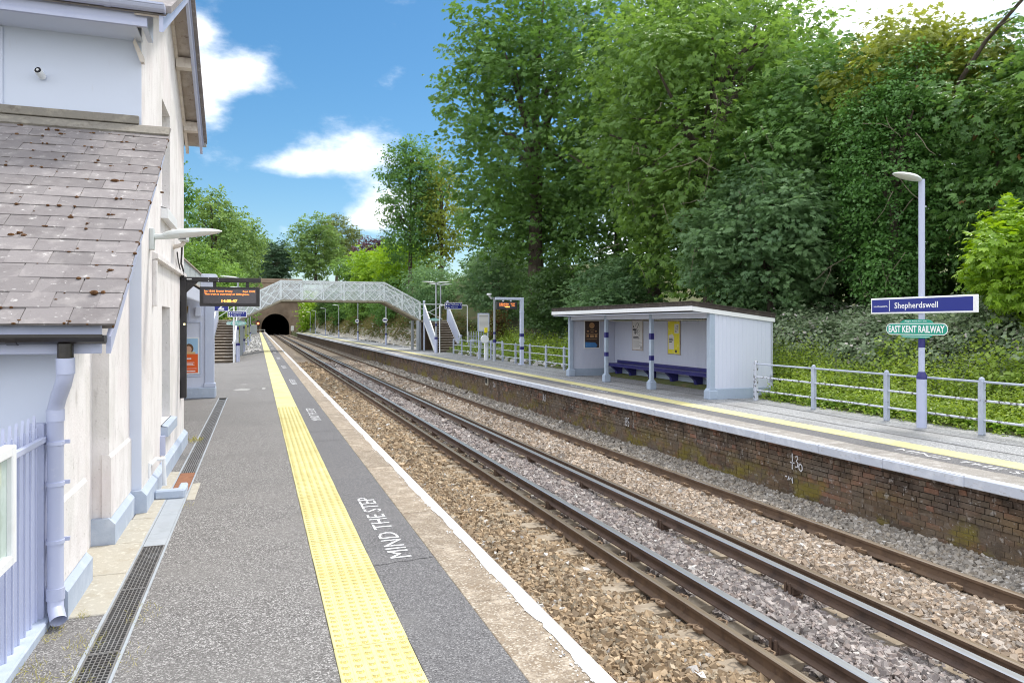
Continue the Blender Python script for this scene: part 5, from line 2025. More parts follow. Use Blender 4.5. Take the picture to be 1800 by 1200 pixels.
# the near platform's signs
wp = thing('sign_frame', 'white pole holding the number and direction signs at the left stairs', 'sign frame', (-1.19, 40.4, -.26))
m = MB()
m.tube([(-1.17, 40.4, -.26), (-1.17, 40.4, 3.1)], .045, n=8)
m.tube([(-2.1, 40.4, 3.05), (-1.17, 40.4, 3.05)], .03, n=6)
m.build('pole', M['paint_white'], wp, smooth=True)
way_sign('blue sign to platform and way out below the hanging departure board', FY((-1.47, 40.34, 2.14)), .94, .32, 'Platform 1', 'Way out')
tw = thing('platform_number_sign', 'dark square sign with a white figure 2 hanging behind the departure board', 'sign', (-1.8, 40.36, 2.5))
f = FY((-2.14, 40.35, 2.44))
m = MB(f)
m.box(0, .72, 0, .62, -.03, 0, b=.01)
m.build('frame', M['sign_white'], tw)
m = MB(f)
m.box(.03, .69, .03, .59, .0005, .003)
m.build('panel', M['navy_sign'], tw)
m = MB(f)
text(m, '2', .20, .08, .30, .46, z=.004, bold=.03)
m.build('lettering', M['sign_white'], tw, recalc=False)
ekr_sign('aqua railway sign with white letters on the lamp post by the left stairs', FY((-1.55, 40.79, 1.70)), .78, 'sign_aqua')

# ================================================================== FOOTBRIDGE
fb = thing('footbridge', 'pale grey lattice iron footbridge over both tracks with stairs at each end', 'footbridge', (4.87, 50, 0))
YB0, YB1 = 50.0, 51.9
KX0, KX1, ZD, GH = 1.46, 8.26, 3.28, 1.36
LX0, LX1, ZLAND = -1.15, 10.75, 2.06


def seg(a, b, w_, d_, mb_):
    """flat bar between two points (x,z) in the plane of a girder; d_: (y0,y1)"""
    ax, az_ = a
    bx, bz_ = b
    dx, dz = bx - ax, bz_ - az_
    l = math.hypot(dx, dz)
    nx, nz_ = -dz / l * w_ / 2, dx / l * w_ / 2
    mb_.ext([(ax + nx, az_ + nz_), (bx + nx, bz_ + nz_), (bx - nx, bz_ - nz_), (ax - nx, az_ - nz_)], 'y', d_[0], d_[1])


def zb(x):      # underside of the deck along the bridge
    if x < KX0:
        return ZLAND - .1 + (ZD - ZLAND + .1) * (x - LX0) / (KX0 - LX0)
    if x > KX1:
        return ZLAND - .1 + (ZD - ZLAND + .1) * (LX1 - x) / (LX1 - KX1)
    return ZD


npan = 5
xsP = [LX0, (LX0 + KX0) / 2, KX0] + [KX0 + (KX1 - KX0) * i / npan for i in range(1, npan + 1)] + [(KX1 + LX1) / 2, LX1]
for yg in (YB0, YB1):
    m = MB()
    for i in range(len(xsP) - 1):
        a, b = xsP[i], xsP[i + 1]
        seg((a, zb(a) + GH), (b, zb(b) + GH), .09, (yg - .05, yg + .05), m)
    gd = m.build('girder', M['bridge'], fb)
    m = MB()
    for i in range(len(xsP) - 1):
        a, b = xsP[i], xsP[i + 1]
        seg((a, zb(a) + .05), (b, zb(b) + .05), .11, (yg - .07, yg + .04), m)
    m.build('bottom_flange', M['bridge_dirty'], gd)
    for x in xsP:
        m = MB()
        m.box(x - .045, x + .045, yg - .055, yg + .055, zb(x) + .11, zb(x) + GH + .05)
        m.build('upright', M['bridge'], gd)
    for i in range(len(xsP) - 1):
        a, b = xsP[i] + .05, xsP[i + 1] - .05
        z0a, z0b = zb(a) + .11, zb(b) + .11
        z1a, z1b = zb(a) + GH - .045, zb(b) + GH - .045
        mid = (a + b) / 2
        m0, m1 = zb(mid) + .11, zb(mid) + GH - .045
        hm = lambda x, f_: zb(x) + .11 + (GH - .155) * f_
        bars = [((a, z0a), (b, z1b), -1), ((a, z1a), (b, z0b), 1), ((a, hm(a, .5)), (mid, m1), -1), ((mid, m1), (b, hm(b, .5)), 1), ((a, hm(a, .5)), (mid, m0), 1), ((mid, m0), (b, hm(b, .5)), -1)]
        for p, q, sd in bars:
            m = MB()
            seg(p, q, .05, (yg - .028, yg - .018) if sd < 0 else (yg - .016, yg - .006), m)
            m.build('lattice_bar', M['bridge'], gd)
        m = MB()
        seg((a, hm(a, .62)), (b, hm(b, .62)), .05, (yg - .005, yg + .004), m)
        m.build('handrail', M['bridge'], gd)
        m = MB()
        m.add([(a, yg + .02, z0a), (b, yg + .02, z0b), (b, yg + .02, z1b), (a, yg + .02, z1a)], [(0, 1, 2, 3)])
        m.build('mesh_panel', M['bridge_mesh'], gd, recalc=False)
m = MB()
for i in range(len(xsP) - 1):
    a, b = xsP[i], xsP[i + 1]
    seg((a, zb(a) + .13), (b, zb(b) + .13), .06, (YB0 + .055, YB1 - .075), m)
m.build('deck', M['bridge_dirty'], fb)


def stairs(x0, x1, ytop, ybase, ztop, zbase, n, xl0, xl1):
    # landing
    m_ = MB()
    m_.box(xl0, xl1, ytop, YB1, ztop - .12, ztop, b=.01)
    m_.build('landing', M['bridge_dirty'], fb)
    rise, run = (ztop - zbase) / (n + 1), (ytop - ybase) / n
    for k in range(n):
        zz = zbase + rise * (k + 1)
        yy = ybase + run * k
        m_ = MB()
        m_.box(x0 + .04, x1 - .04, yy - .02, yy + run + .03, zz - .055, zz, b=.012)
        m_.build('tread', M['tread'], fb)
    m_ = MB()
    for k in range(n + 1):
        zz = zbase + rise * k
        yy = ybase + run * k + .03
        m_.box(x0 + .05, x1 - .05, yy, yy + .02, zz + .0, zz + rise - .056)
    tag(m_.build('risers', M['riser'], fb), kind='stuff')
    for x in (x0, x1):
        m_ = MB()
        m_.ext([(ybase - .05, zbase), (ybase + .25, zbase), (ytop, ztop - .15), (ytop, ztop + 1.12), (ybase - .05, zbase + .92)], 'x', x - .02, x + .02)
        st_ = m_.build('stair_side', M['paint_blue'], fb)
        m_ = MB()
        m_.ext([(ybase - .06, zbase + .921), (ytop, ztop + 1.121), (ytop, ztop + 1.17), (ybase - .06, zbase + .97)], 'x', x - .04, x + .04)
        m_.ext([(ybase + .2, zbase), (ybase + .28, zbase), (ytop, ztop - .20), (ytop, ztop - .05), (ybase - .02, zbase + .1)], 'x', x - .035, x - .021)
        m_.build('capping', M['paint_white'], st_)
        for yy, z0, z1 in ((ybase - .08, zbase, zbase + 1.0), (ytop, zbase if x == x0 else ztop - .1, ztop + 1.25)):
            m_ = MB()
            m_.box(x - .055, x + .055, yy - .05, yy + .05, z0, z1, b=.01)
            m_._ell((x, yy, z1 + .06), (.10, .10, .075), 10, 6, 0)
            m_.build('newel', M['paint_white'] if x0 < 0 else M['paint_blue'], fb)


stairs(11.05, 12.75, YB0 - .02, 46.5, ZLAND, Z2, 12, LX1 + .05, 12.85)
stairs(-2.42, -1.17, YB0 - .05, 40.9, ZLAND, -.26, 14, -2.6, LX0 - .05)
# landing parapets and columns
m = MB()
for (x0, x1) in ((LX1 + .05, 12.85), (-2.6, LX0 - .05)):
    for k in range(2):
        a, b = (x0, ZLAND + .1), (x1, ZLAND + 1.1)
        if k:
            a, b = (x0, ZLAND + 1.1), (x1, ZLAND + .1)
        seg(a, b, .05, (YB1 + .03 + .012 * k, YB1 + .04 + .012 * k), m)
    m.box(x0, x1, YB1 + .02, YB1 + .09, ZLAND + 1.15, ZLAND + 1.22)
m.build('landing_parapet', M['bridge'], fb)
for x, yy, z0 in ((10.60, YB0, Z2), (10.60, YB1, Z2), (10.80, YB0 + .3, Z2), (12.85, YB1, Z2), (-1.0, YB0, -.26), (-1.0, YB1, -.26), (-2.55, YB1, -.26)):
    m = MB()
    m.box(x - .09, x + .09, yy - .09, yy + .09, z0, zb(min(max(x, LX0), LX1)) + .0, b=.01)
    m.build('column', M['grey_metal'], fb)
m = MB()
m.box(10.9, 12.7, 50.9, 51.0, Z2, 1.93)
m.build('backing_wall', M['brick_far'], fb)

# ================================================================== TUNNEL AND THE FAR END
tn = thing('tunnel_portal', 'round-arched brick tunnel mouth at the end of the tracks', 'tunnel', (4.5, 205, -1.2))
TX, TZ, TR = 4.55, 1.05, 3.62
m = MB()
arc = [(TX + TR * math.cos(math.pi * k / 20), TZ + TR * math.sin(math.pi * k / 20)) for k in range(21)]
outer = [(11.5, -1.4), (11.5, 13.6), (-2.4, 13.6), (-2.4, -1.4)]
for y_ in (205.0, 206.4):
    # two halves around the opening
    right = [(TX + TR, -1.4), (11.5, -1.4), (11.5, 13.6), (TX, 13.6)] + [arc[k] for k in range(10, -1, -1)]
    left = [(-2.4, -1.4), (TX - TR, -1.4)] + [arc[k] for k in range(20, 9, -1)] + [(TX, 13.6), (-2.4, 13.6)]
    m.add([(a, y_, b) for a, b in right], [tuple(range(len(right)))])
    m.add([(a, y_, b) for a, b in left], [tuple(range(len(left)))])
m.build('wall', M['portal_brick'], tn, recalc=False)
m = MB()
for k in range(24):
    a0, a1_ = math.pi * k / 24 + .006, math.pi * (k + 1) / 24 - .006
    ri, ro = TR - .03, TR + .62
    m.ext([(TX + ri * math.cos(a0), TZ + ri * math.sin(a0)), (TX + ro * math.cos(a0), TZ + ro * math.sin(a0)), (TX + ro * math.cos(a1_), TZ + ro * math.sin(a1_)), (TX + ri * math.cos(a1_), TZ + ri * math.sin(a1_))], 'y', 204.86, 205.3)
m.build('arch_ring', M['portal_brick'], tn)
m = MB()
m.box(-2.6, 11.7, 204.75, 206.4, 13.0, 13.35)
m.box(-2.5, 11.6, 204.85, 206.4, 7.6, 7.85)
m.box(-2.4, 11.5, 204.9, 206.3, 13.6, 14.1)
m.build('string_course', M['portal_brick'], tn)
m = MB()
prof = [(TX - TR - .05, -1.4)] + [(TX + (TR + .05) * math.cos(math.pi * (20 - k) / 20), TZ + (TR + .05) * math.sin(math.pi * (20 - k) / 20)) for k in range(21)] + [(TX + TR + .05, -1.4)]
n = len(prof)
vs = [(a, 205.2, b) for a, b in prof] + [(a, 300, b) for a, b in prof]
m.add(vs, [(i, i + 1, n + i + 1, n + i) for i in range(n - 1)] + [tuple(range(n, 2 * n))])
m.add([(TX - 4, 206, -1.32), (TX + 4, 206, -1.32), (TX + 4, 300, -1.32), (TX - 4, 300, -1.32)], [(0, 1, 2, 3)])
m.build('lining', M['tunnel_dark'], tn, recalc=False)
sg = thing('signal', 'red railway signal light beside the tunnel mouth', 'signal', (.1, 150, 0))
m = MB()
m.box(-.15, .35, 150, 150.3, 1.3, 2.6, b=.05)
m.tube([(.1, 150.2, 0), (.1, 150.2, 1.4)], .09, n=8)
m.build('housing', M['black'], sg)
m = MB(FY((.10, 149.98, 1.95)))
m.lathe((0, 0, 0), [(.22, 0), (.22, .01)], 14)
m.build('lamp', M['signal_red'], sg)
cb = thing('equipment_cabinet', 'grey metal equipment cabinet at the far end of the near platform', 'cabinet', (-.3, 140, 0))
m = MB()
m.box(-1.15, -.1, 140, 140.8, 0, 1.55, b=.02)
m.build('body', M['grey_metal'], cb)
m = MB()
m.box(-1.2, -.05, 139.95, 140.85, 1.551, 1.62, b=.02)
m.build('roof', M['paint_white'], cb)
gt_ = thing('end_barrier', 'low white barrier across the far end of the near platform', 'barrier', (0, 172, 0))
m = MB()
m.box(-2.2, 1.6, 172, 172.08, .52, .60)
for x in (-2.1, -.3, 1.5):
    m.box(x - .04, x + .04, 172, 172.08, 0, .519)
m.build('rail', M['paint_white'], gt_)
wb = thing('trackside_box', 'small white trackside box at the right foot of the tunnel mouth', 'box', (8.4, 200, -1))
m = MB()
m.box(8.3, 9.1, 200, 200.5, 0, 1.3, b=.08)
m.tube([(8.7, 200.3, -1.2), (8.7, 200.3, .1)], .08, n=6)
m.build('body', M['paint_white'], wb)
# chalky verge behind the far platform and white stones on the near one
ck = link('chalk_verge', grid_mesh('chalk_verge', np.array([11.4, 11.76, 12.2, 12.7]), np.arange(54, 160, 3.0), lambda x, y: np.maximum(bank(x, y), ZP2) + .05 + .06 * np.sin(y * 2 + x * 3), M['chalk']))
tag(ck, kind='structure')
# ================================================================== VEGETATION
vg = np.random.default_rng(11)


def unit(v):
    return v / np.maximum(np.linalg.norm(v, axis=1, keepdims=True), 1e-9)


def leaf_geo(P, T, N, L_, Wd, palm):
    """quads for leaves at P pointing T with upper side N"""
    B = unit(np.cross(N, T))
    N = np.cross(T, B)
    quads = []
    if palm:
        for ang, ln in ((-75, .72), (-36, .93), (0, 1.0), (36, .93), (75, .72)):
            a = R(ang)
            t = T * math.cos(a) + B * math.sin(a)
            b = np.cross(N, t)
            l = (L_ * ln)[:, None]
            w = l * .21
            tip = P + t * l - N * l * .22
            mid = P + t * l * .62 - N * l * .03
            quads.append(np.stack([P, mid + b * w, tip, mid - b * w], 1))
        V = np.stack(quads, 1).reshape(-1, 4, 3)
        return V, 5
    l = L_[:, None]
    w = Wd[:, None]
    mid = P + T * l * .5 + N * l * .04
    V = np.stack([P, mid + B * w - N * w * .25, P + T * l - N * l * .12, mid - B * w - N * w * .25], 1)
    return V, 1


def foliage_arrays(blobs, n, size, pal, palm=False, k=9, spray=.55, aspect=.38, fill=.35, tintmix=(.40, .38, .22), odd=None, drop=.35):
    """blobs: rows of centre xyz + radii xyz"""
    blobs = np.asarray(blobs, float)
    n = int(n * (1.35 if palm else 1.3))
    size = size * (.80 if palm else .86)
    spray = spray * .9
    S = max(1, n // k)
    w = (blobs[:, 3] * blobs[:, 4] + blobs[:, 3] * blobs[:, 5] + blobs[:, 4] * blobs[:, 5])
    bi = vg.choice(len(blobs), S, p=w / w.sum())
    d = unit(vg.normal(size=(S, 3)) + np.array([0, 0, .18]))
    rr = 1 - fill * vg.random(S) ** 1.5
    rr = rr * (1 + .10 * vg.normal(size=S))
    C = blobs[bi, :3] + d * blobs[bi, 3:] * rr[:, None]
    ax = unit(d * .8 + vg.normal(size=(S, 3)) * .35 + np.array([0, 0, -drop]))
    bt = vg.random(len(blobs))[bi]
    st = vg.random(S)
    m_ = S * k
    si = np.repeat(np.arange(S), k)
    u = vg.random(m_)
    P = C[si] + ax[si] * (u * spray)[:, None] + vg.normal(size=(m_, 3)) * spray * np.array([.36, .36, .10])
    T = unit(ax[si] + vg.normal(size=(m_, 3)) * np.array([.6, .6, .32]) + np.array([0, 0, -.22]))
    N = unit(np.array([0, 0, .9]) + d[si] * .5 + vg.normal(size=(S, 3))[si] * .22 + vg.normal(size=(m_, 3)) * .24)
    L_ = size * vg.uniform(.65, 1.25, m_)
    V, q = leaf_geo(P, T, N, L_, L_ * aspect, palm)
    t = np.clip(tintmix[0] * bt[si] + tintmix[1] * st[si] + tintmix[2] * vg.random(m_), 0, 1)
    p0, p1 = np.array(pal[0]), np.array(pal[1])
    col = p0 + (p1 - p0) * t[:, None]
    if odd:
        k_ = vg.random(m_) < odd[1]
        col[k_] = np.array(odd[0])
    col = np.repeat(col, 4 * q, axis=0)
    return V.reshape(-1, 3), col


def foliage_mesh(name, parts, material):
    Vs = np.concatenate([p[0] for p in parts])
    Cs = np.concatenate([p[1] for p in parts])
    F = np.arange(len(Vs)).reshape(-1, 4)
    return np_mesh(name, Vs, F, material, Cs)


def sub_blobs(c, r, n, lo=.34, hi=.52, seed=0, flat=.8):
    """a loose core and many separate leafy lobes spread over the crown, leaving gaps between them"""
    g_ = np.random.default_rng(seed)
    out = [[*c, r[0] * .50, r[1] * .50, r[2] * .56]]
    n = int(n * 2.1)
    for i in range(n):
        zz = 1 - 2 * (i + .5) / n
        a = i * 2.39996 + g_.uniform(-.5, .5)
        h = math.sqrt(1 - zz * zz)
        d = np.array([h * math.cos(a), h * math.sin(a), zz])
        s = g_.uniform(.17, .34)
        q = (1.0 - s * .85) * g_.uniform(.72, 1.14)
        rm = (r[0] + r[1] + r[2]) / 3
        out.append([c[0] + d[0] * r[0] * q, c[1] + d[1] * r[1] * q, c[2] + d[2] * r[2] * q, (r[0] + rm) / 2 * s, (r[1] + rm) / 2 * s, (r[2] + rm) / 2 * s * .72])
    return out


PAL = {
    'chestnut': ((.050, .118, .026), (.185, .345, .078)),
    'chestnut_bright': ((.066, .15, .030), (.26, .425, .095)),
    'sycamore': ((.062, .142, .060), (.25, .40, .17)),
    'ivy': ((.045, .13, .034), (.19, .38, .095)),
    'lime': ((.13, .26, .022), (.37, .56, .065)),
    'dark': ((.036, .085, .026), (.14, .25, .068)),
    'mid': ((.055, .135, .038), (.21, .38, .10)),
    'yellowish': ((.11, .17, .026), (.38, .43, .085)),
    'olive': ((.075, .115, .034), (.26, .31, .10)),
    'far_green': ((.08, .165, .045), (.26, .385, .11)),
    'conifer': ((.034, .078, .045), (.11, .185, .095)),
    'copper': ((.055, .03, .036), (.16, .085, .095)),
}


def tree(name, label, x, y, zc, r, nsub, nleaf, size, pal, palm=False, trunk=.25, lean=(0, 0), spray=.6, group=None, far=False, extra=None, aspect=.38, seed=None, limbs=7, k=9, odd=None, cat='tree', fill=.35, drop=.35, base=None, stems=1):
    zb_ = float(bank(x, y)) if base is None else base
    if y > 206:
        zb_ = float(hill_z(x, y))
    t_ = thing(name, label, cat, (x, y, zb_), group)
    seed = seed if seed is not None else int(abs(x * 31 + y * 17)) % 9999
    g_ = random.Random(seed)
    c = (x + lean[0], y + lean[1], zc)
    bl = sub_blobs(c, r, nsub, seed=seed)
    if extra:
        bl += extra
    parts = [foliage_arrays(bl, nleaf, size, PAL[pal], palm, spray=spray, aspect=aspect, k=k, odd=odd, fill=fill, drop=drop)]
    off = np.array([x, y, zb_])
    parts[0] = (parts[0][0] - off, parts[0][1])
    me = foliage_mesh('crown', parts, M['leaf_far'] if far else M['leaf'])
    o = link('crown', me, t_, (x, y, zb_))
    if trunk:
        mb_ = MB()
        top = zc + r[2] * .55
        for s in range(stems):
            dx, dy = (g_.uniform(-.25, .25) * r[0], g_.uniform(-.2, .2) * r[1]) if stems > 1 else (0, 0)
            n_ = 7
            pts = []
            for i in range(n_):
                f_ = i / (n_ - 1)
                pts.append((x + dx * (.4 + f_ * .6) + lean[0] * f_ ** 1.3 + g_.uniform(-.12, .12) * f_ * r[0] * .25, y + dy + lean[1] * f_ + g_.uniform(-.1, .1) * f_ * r[1] * .25, zb_ - .2 + (top - zb_ + .2) * f_))
            mb_.tube(pts, [trunk * (1.25 if i == 0 else (1 - .82 * i / (n_ - 1))) for i in range(n_)], n=8 if not far else 6)
            for i in range(limbs):
                b = bl[1 + (i * 5) % (len(bl) - 1)]
                f_ = g_.uniform(.35, .85)
                j = f_ * (n_ - 1)
                j0 = int(j)
                p0 = Vector(pts[j0]).lerp(Vector(pts[min(j0 + 1, n_ - 1)]), j - j0)
                p2 = Vector(b[:3]) + Vector((g_.uniform(-.3, .3), g_.uniform(-.3, .3), g_.uniform(-.1, .4))) * b[3]
                p1 = p0.lerp(p2, .5) + Vector((0, 0, g_.uniform(.1, .5)))
                mb_.tube([p0, p0.lerp(p1, .6), p1, p2], [trunk * .45, trunk * .33, trunk * .24, trunk * .08], n=6)
        mb_.build('trunk', M['bark'], t_, smooth=True, recalc=False)
    return t_


# ---- the wood on the right, near to far
tree('horse_chestnut', 'tall horse chestnut standing left in the wood against the blue sky', 15.6, 40.0, 13.6, (6.2, 6.4, 10.2), 34, 15500, .30, 'chestnut', True, .55, spray=.85, limbs=12, seed=21)
tree('horse_chestnut', 'broad bright green horse chestnut behind the shelter roof', 17.2, 24.6, 9.6, (5.2, 5.2, 7.2), 32, 17500, .24, 'chestnut_bright', True, .4, spray=.75, limbs=12, seed=22)
tree('horse_chestnut', 'mid green horse chestnut between the tall left tree and the broad bright one', 18.5, 31.5, 11.5, (4.8, 4.8, 9.6), 26, 11000, .26, 'chestnut', True, .4, spray=.8, seed=23)
tree('sycamore_tree', 'low blue-green sycamore growing close behind the shelter end', 15.7, 19.3, 4.5, (2.7, 3.0, 2.6), 20, 13500, .17, 'sycamore', True, .14, spray=.45, seed=24, limbs=9)
tree('sycamore_tree', 'tall leafy sycamore directly above the shelter end, left of the ivy column', 18.3, 19.6, 7.6, (3.4, 3.4, 4.4), 24, 12500, .2, 'mid', True, .22, spray=.6, seed=25)
iv = tree('ivy_clad_tree', 'dark column of ivy covering a tree trunk behind the name sign lamp', 17.2, 15.9, 5.7, (1.55, 1.55, 4.5), 34, 24000, .105, 'ivy', False, .25, spray=.30, aspect=.46, seed=26, fill=.2, drop=.6)
tree('sycamore_tree', 'yellow-green sycamore crown rising above the ivy column', 18.6, 16.4, 9.2, (2.3, 2.2, 1.9), 16, 6500, .17, 'yellowish', True, .16, spray=.5, seed=27)
tree('sycamore_tree', 'dense dark sycamore under the big right-hand limb', 19.3, 13.3, 6.2, (2.8, 2.6, 4.2), 22, 9500, .18, 'mid', True, .25, spray=.55, seed=28, odd=((.24, .14, .05), .01))
tree('maple_tree', 'light green maple crown at the right edge above the name sign', 19.2, 12.2, 7.4, (2.4, 2.2, 1.9), 18, 6500, .17, 'chestnut_bright', True, .2, spray=.5, seed=29)
tree('maple_bush', 'vivid lime green maple bush at the right edge behind the name sign', 15.1, 10.55, 3.1, (1.25, 1.2, 1.15), 16, 4200, .17, 'lime', True, .06, spray=.34, seed=30, cat='bush')
tree('sycamore_bush', 'dark bushy growth behind the departure board at the shelter left end', 14.9, 35.5, 3.2, (2.0, 3.2, 2.0), 16, 8500, .16, 'dark', True, .1, spray=.45, seed=31, cat='bush')
tree('sycamore_bush', 'grey-green sprawling bush just left of the shelter roof', 14.6, 28.6, 2.9, (1.7, 2.6, 1.8), 16, 7500, .15, 'sycamore', True, .08, spray=.4, seed=32, cat='bush')
tree('sycamore_bush', 'leafy bush over the right footbridge stairs', 15.4, 46.5, 4.6, (2.8, 3.6, 2.8), 18, 7500, .2, 'sycamore', True, .1, spray=.5, seed=33, cat='bush')
tree('ivy_bush', 'rusty brown ivy stump beside the timetable board', 13.6, 41.3, 1.5, (.7, .8, 1.4), 10, 2600, .13, 'olive', False, .1, spray=.3, seed=34, cat='bush', odd=((.16, .075, .025), .5))
# deeper in the wood
for (lb, x, y, zc, r, nl, pl, sd) in (
        ('dark tree deep in the wood behind the shelter', 23.5, 28, 9.0, (5, 5, 8.0), 8500, 'dark', 41),
        ('dark tree deep in the wood behind the ivy column', 23.5, 20, 6.4, (4, 4, 5.6), 8000, 'dark', 42),
        ('shadowed tree in the wood at the right edge of the view', 23, 13.5, 5.4, (4, 4, 4.2), 8000, 'dark', 43),
        ('tall back tree showing over the broad bright chestnut', 24, 34, 13.0, (5.5, 5.5, 9.5), 8500, 'mid', 44),
        ('dark back tree low between the two chestnuts', 21.5, 41, 9.0, (5, 5, 8), 8000, 'dark', 45),
        ('back tree at the left end of the wood behind the tall chestnut', 19.5, 53, 9.0, (4.5, 5, 7), 7500, 'dark', 46),
        ('shaded understorey tree low behind the brambles', 20.5, 24, 4.2, (3, 5, 3.4), 6000, 'dark', 47),
        ('shaded understorey tree low at the right behind the maple bush', 19.5, 8.5, 4.5, (3, 3.5, 3.8), 6500, 'mid', 48)):
    tree('woodland_tree', lb, x, y, zc, r, 20, nl, .36, pl, False, .3, spray=.8, far=True, aspect=.42, seed=sd, limbs=5)
# bare limb and pale hanging twigs
br = thing('bare_branch', 'bare dark limb leaning out of the wood at the top right corner', 'branch', (17.9, 11.6, 8.2))
m = MB()
m.tube([(18.3, 15.0, 7.7), (17.95, 14.4, 8.4), (17.9, 13.65, 9.15), (17.8, 12.6, 9.8), (17.7, 11.7, 10.5)], [.075, .065, .052, .042, .03], n=7)
m.tube([(17.9, 13.65, 9.15), (17.7, 13.2, 9.3), (17.5, 12.6, 9.3)], [.035, .025, .012], n=6)
m.build('limb', M['bark'], br, smooth=True)
m = MB()
g_ = random.Random(5)
for i in range(46):
    if i < 34:
        p = Vector((14.2 + g_.uniform(-1.2, 1.0), 21.5 + g_.uniform(-3, 4), g_.uniform(3.6, 9.5)))
    else:
        p = Vector((16.2 + g_.uniform(-.3, .3), 15.6 + g_.uniform(-1.4, 1.4), g_.uniform(3, 8)))
    pts = [p]
    dr_ = Vector((g_.uniform(-.5, .1), g_.uniform(-.7, .5), g_.uniform(-.7, -.1)))
    for q in range(5):
        dr_ += Vector((g_.uniform(-.25, .25), g_.uniform(-.25, .25), g_.uniform(-.25, .15)))
        p = p + dr_.normalized() * g_.uniform(.16, .32)
        pts.append(p)
    m.tube(pts, [.011, .010, .009, .008, .006, .004], n=4)
tag(m.build('twigs', M['twig'], br, recalc=False), kind='stuff')

# ---- trees beyond the footbridge
tree('poplar_tree', 'tall thin olive green tree standing alone against the clouds left of the wood', 13.9, 69.0, 13.6, (2.7, 2.8, 7.6), 26, 10500, .30, 'mid', False, .28, spray=.7, far=True, seed=51, limbs=9)
tree('poplar_tree', 'slender yellow-green tree with a bare brown trunk beside the tall chestnut', 16.6, 67.5, 12.5, (2.6, 2.8, 6.2), 22, 5200, .32, 'yellowish', False, .26, spray=.7, far=True, seed=52, limbs=9)
for (lb, x, y, zc, r, nl, pl, sz, sd) in (
        ('bright green bush above the right end of the footbridge span', 15.0, 78, 8.4, (3.4, 4.5, 3.0), 6500, 'lime', .3, 53),
        ('lime green bush behind the middle of the footbridge', 15.8, 100, 9.6, (4.2, 5.5, 3.4), 6500, 'lime', .36, 54),
        ('fresh green bush behind the footbridge left of the middle', 16.4, 126, 11.0, (4.6, 6, 3.6), 6000, 'chestnut_bright', .42, 55),
        ('dark green hedge under the footbridge behind the nearest lamp post of the row', 14.2, 62, 4.6, (2.2, 5.5, 3.0), 7000, 'sycamore', .24, 56),
        ('dark green hedge under the footbridge behind the second lamp post', 14.0, 80, 4.6, (2.1, 7.5, 3.2), 7000, 'mid', .28, 57),
        ('bright hedge under the footbridge behind the third lamp post', 13.8, 102, 4.8, (2.1, 8, 3.5), 6500, 'chestnut_bright', .32, 58),
        ('green hedge under the footbridge behind the fourth lamp post', 13.6, 126, 5.0, (2.1, 9, 3.8), 6000, 'mid', .36, 59),
        ('shaded hedge near the tunnel behind the last lamp posts', 13.4, 150, 5.2, (2.0, 9, 4.0), 5500, 'dark', .40, 60),
        ('bright ivy mound at the right side of the tunnel mouth', 11.6, 178, 4.6, (2.6, 9, 5.8), 6500, 'lime', .42, 61),
        ('green bush at the left side of the tunnel mouth', -4.0, 186, 5.0, (3.6, 9, 6.0), 5500, 'chestnut_bright', .45, 62)):
    tree('bush', lb, x, y, zc, r, 18, nl, sz, pl, False, .08, spray=.6, far=True, seed=sd, cat='bush', limbs=3, aspect=.42)
tree('broadleaf_tree', 'rounded mid green tree on the hill straight above the tunnel', 17.5, 238, 26.0, (9.0, 8, 11.5), 30, 9500, .75, 'far_green', False, .5, spray=1.3, far=True, seed=71)
tree('broadleaf_tree', 'feathery darker tree top showing behind the rounded tree above the tunnel', 27.0, 268, 32.5, (8.0, 7, 10.5), 24, 6000, .8, 'olive', False, .5, spray=1.6, far=True, seed=72)
tree('conifer_tree', 'dark conifer group left above the tunnel, nearer of two', 6.5, 262, 23.0, (7.5, 6, 9.5), 22, 7000, .8, 'conifer', False, .4, spray=1.2, far=True, seed=73)
tree('conifer_tree', 'pale misty trees on the skyline left of the tunnel', 0.5, 330, 29, (12, 8, 11.5), 24, 7000, 1.0, 'far_green', False, .5, spray=1.5, far=True, seed=74)
tree('copper_beech', 'purple copper beech on the skyline right of the tunnel', 31.0, 205, 21.0, (6.0, 5.5, 5.6), 20, 5500, .65, 'copper', False, .4, spray=1.1, far=True, seed=75, base=12)
tree('broadleaf_tree', 'small green tree beside the copper beech on the skyline', 37.5, 205, 18.6, (3.6, 4, 4.2), 14, 3000, .6, 'mid', False, .3, spray=1.0, far=True, seed=76, base=12)
tree('broadleaf_tree', 'tall pale green tree on the left bank rising over the departure board', -6.6, 122, 14.5, (5.2, 5.5, 10.2), 28, 9500, .52, 'far_green', False, .4, spray=1.0, far=True, seed=77)
tree('broadleaf_tree', 'second pale green tree of the left bank, its crown reaching over the tunnel wall', -3.9, 150, 15.5, (5.6, 5, 9.0), 24, 7500, .58, 'far_green', False, .4, spray=1.1, far=True, seed=78)
tree('broadleaf_tree', 'leafy tree top peeping past the corner of the white gable', -8.2, 74, 12.5, (2.6, 3, 5.0), 16, 4500, .36, 'mid', False, .25, spray=.8, far=True, seed=79)
tree('bush', 'large bright green bush on the left bank above the hanging departure board', -5.6, 63, 5.4, (3.6, 5.5, 3.5), 22, 9500, .24, 'chestnut_bright', False, .1, spray=.5, far=True, seed=80, cat='bush', limbs=3, aspect=.44)
tree('bush', 'green bush on the left bank beside the white stones', -3.7, 92, 5.0, (2.6, 8, 4.6), 18, 6500, .34, 'chestnut_bright', False, .1, spray=.6, far=True, seed=81, cat='bush', limbs=3, aspect=.44)
tree('bush', 'yellowing low shrub beside the left stairs', -1.7, 57, 1.1, (.8, 2.2, 1.2), 12, 2600, .16, 'yellowish', False, .05, spray=.35, far=True, seed=82, cat='bush', limbs=2)
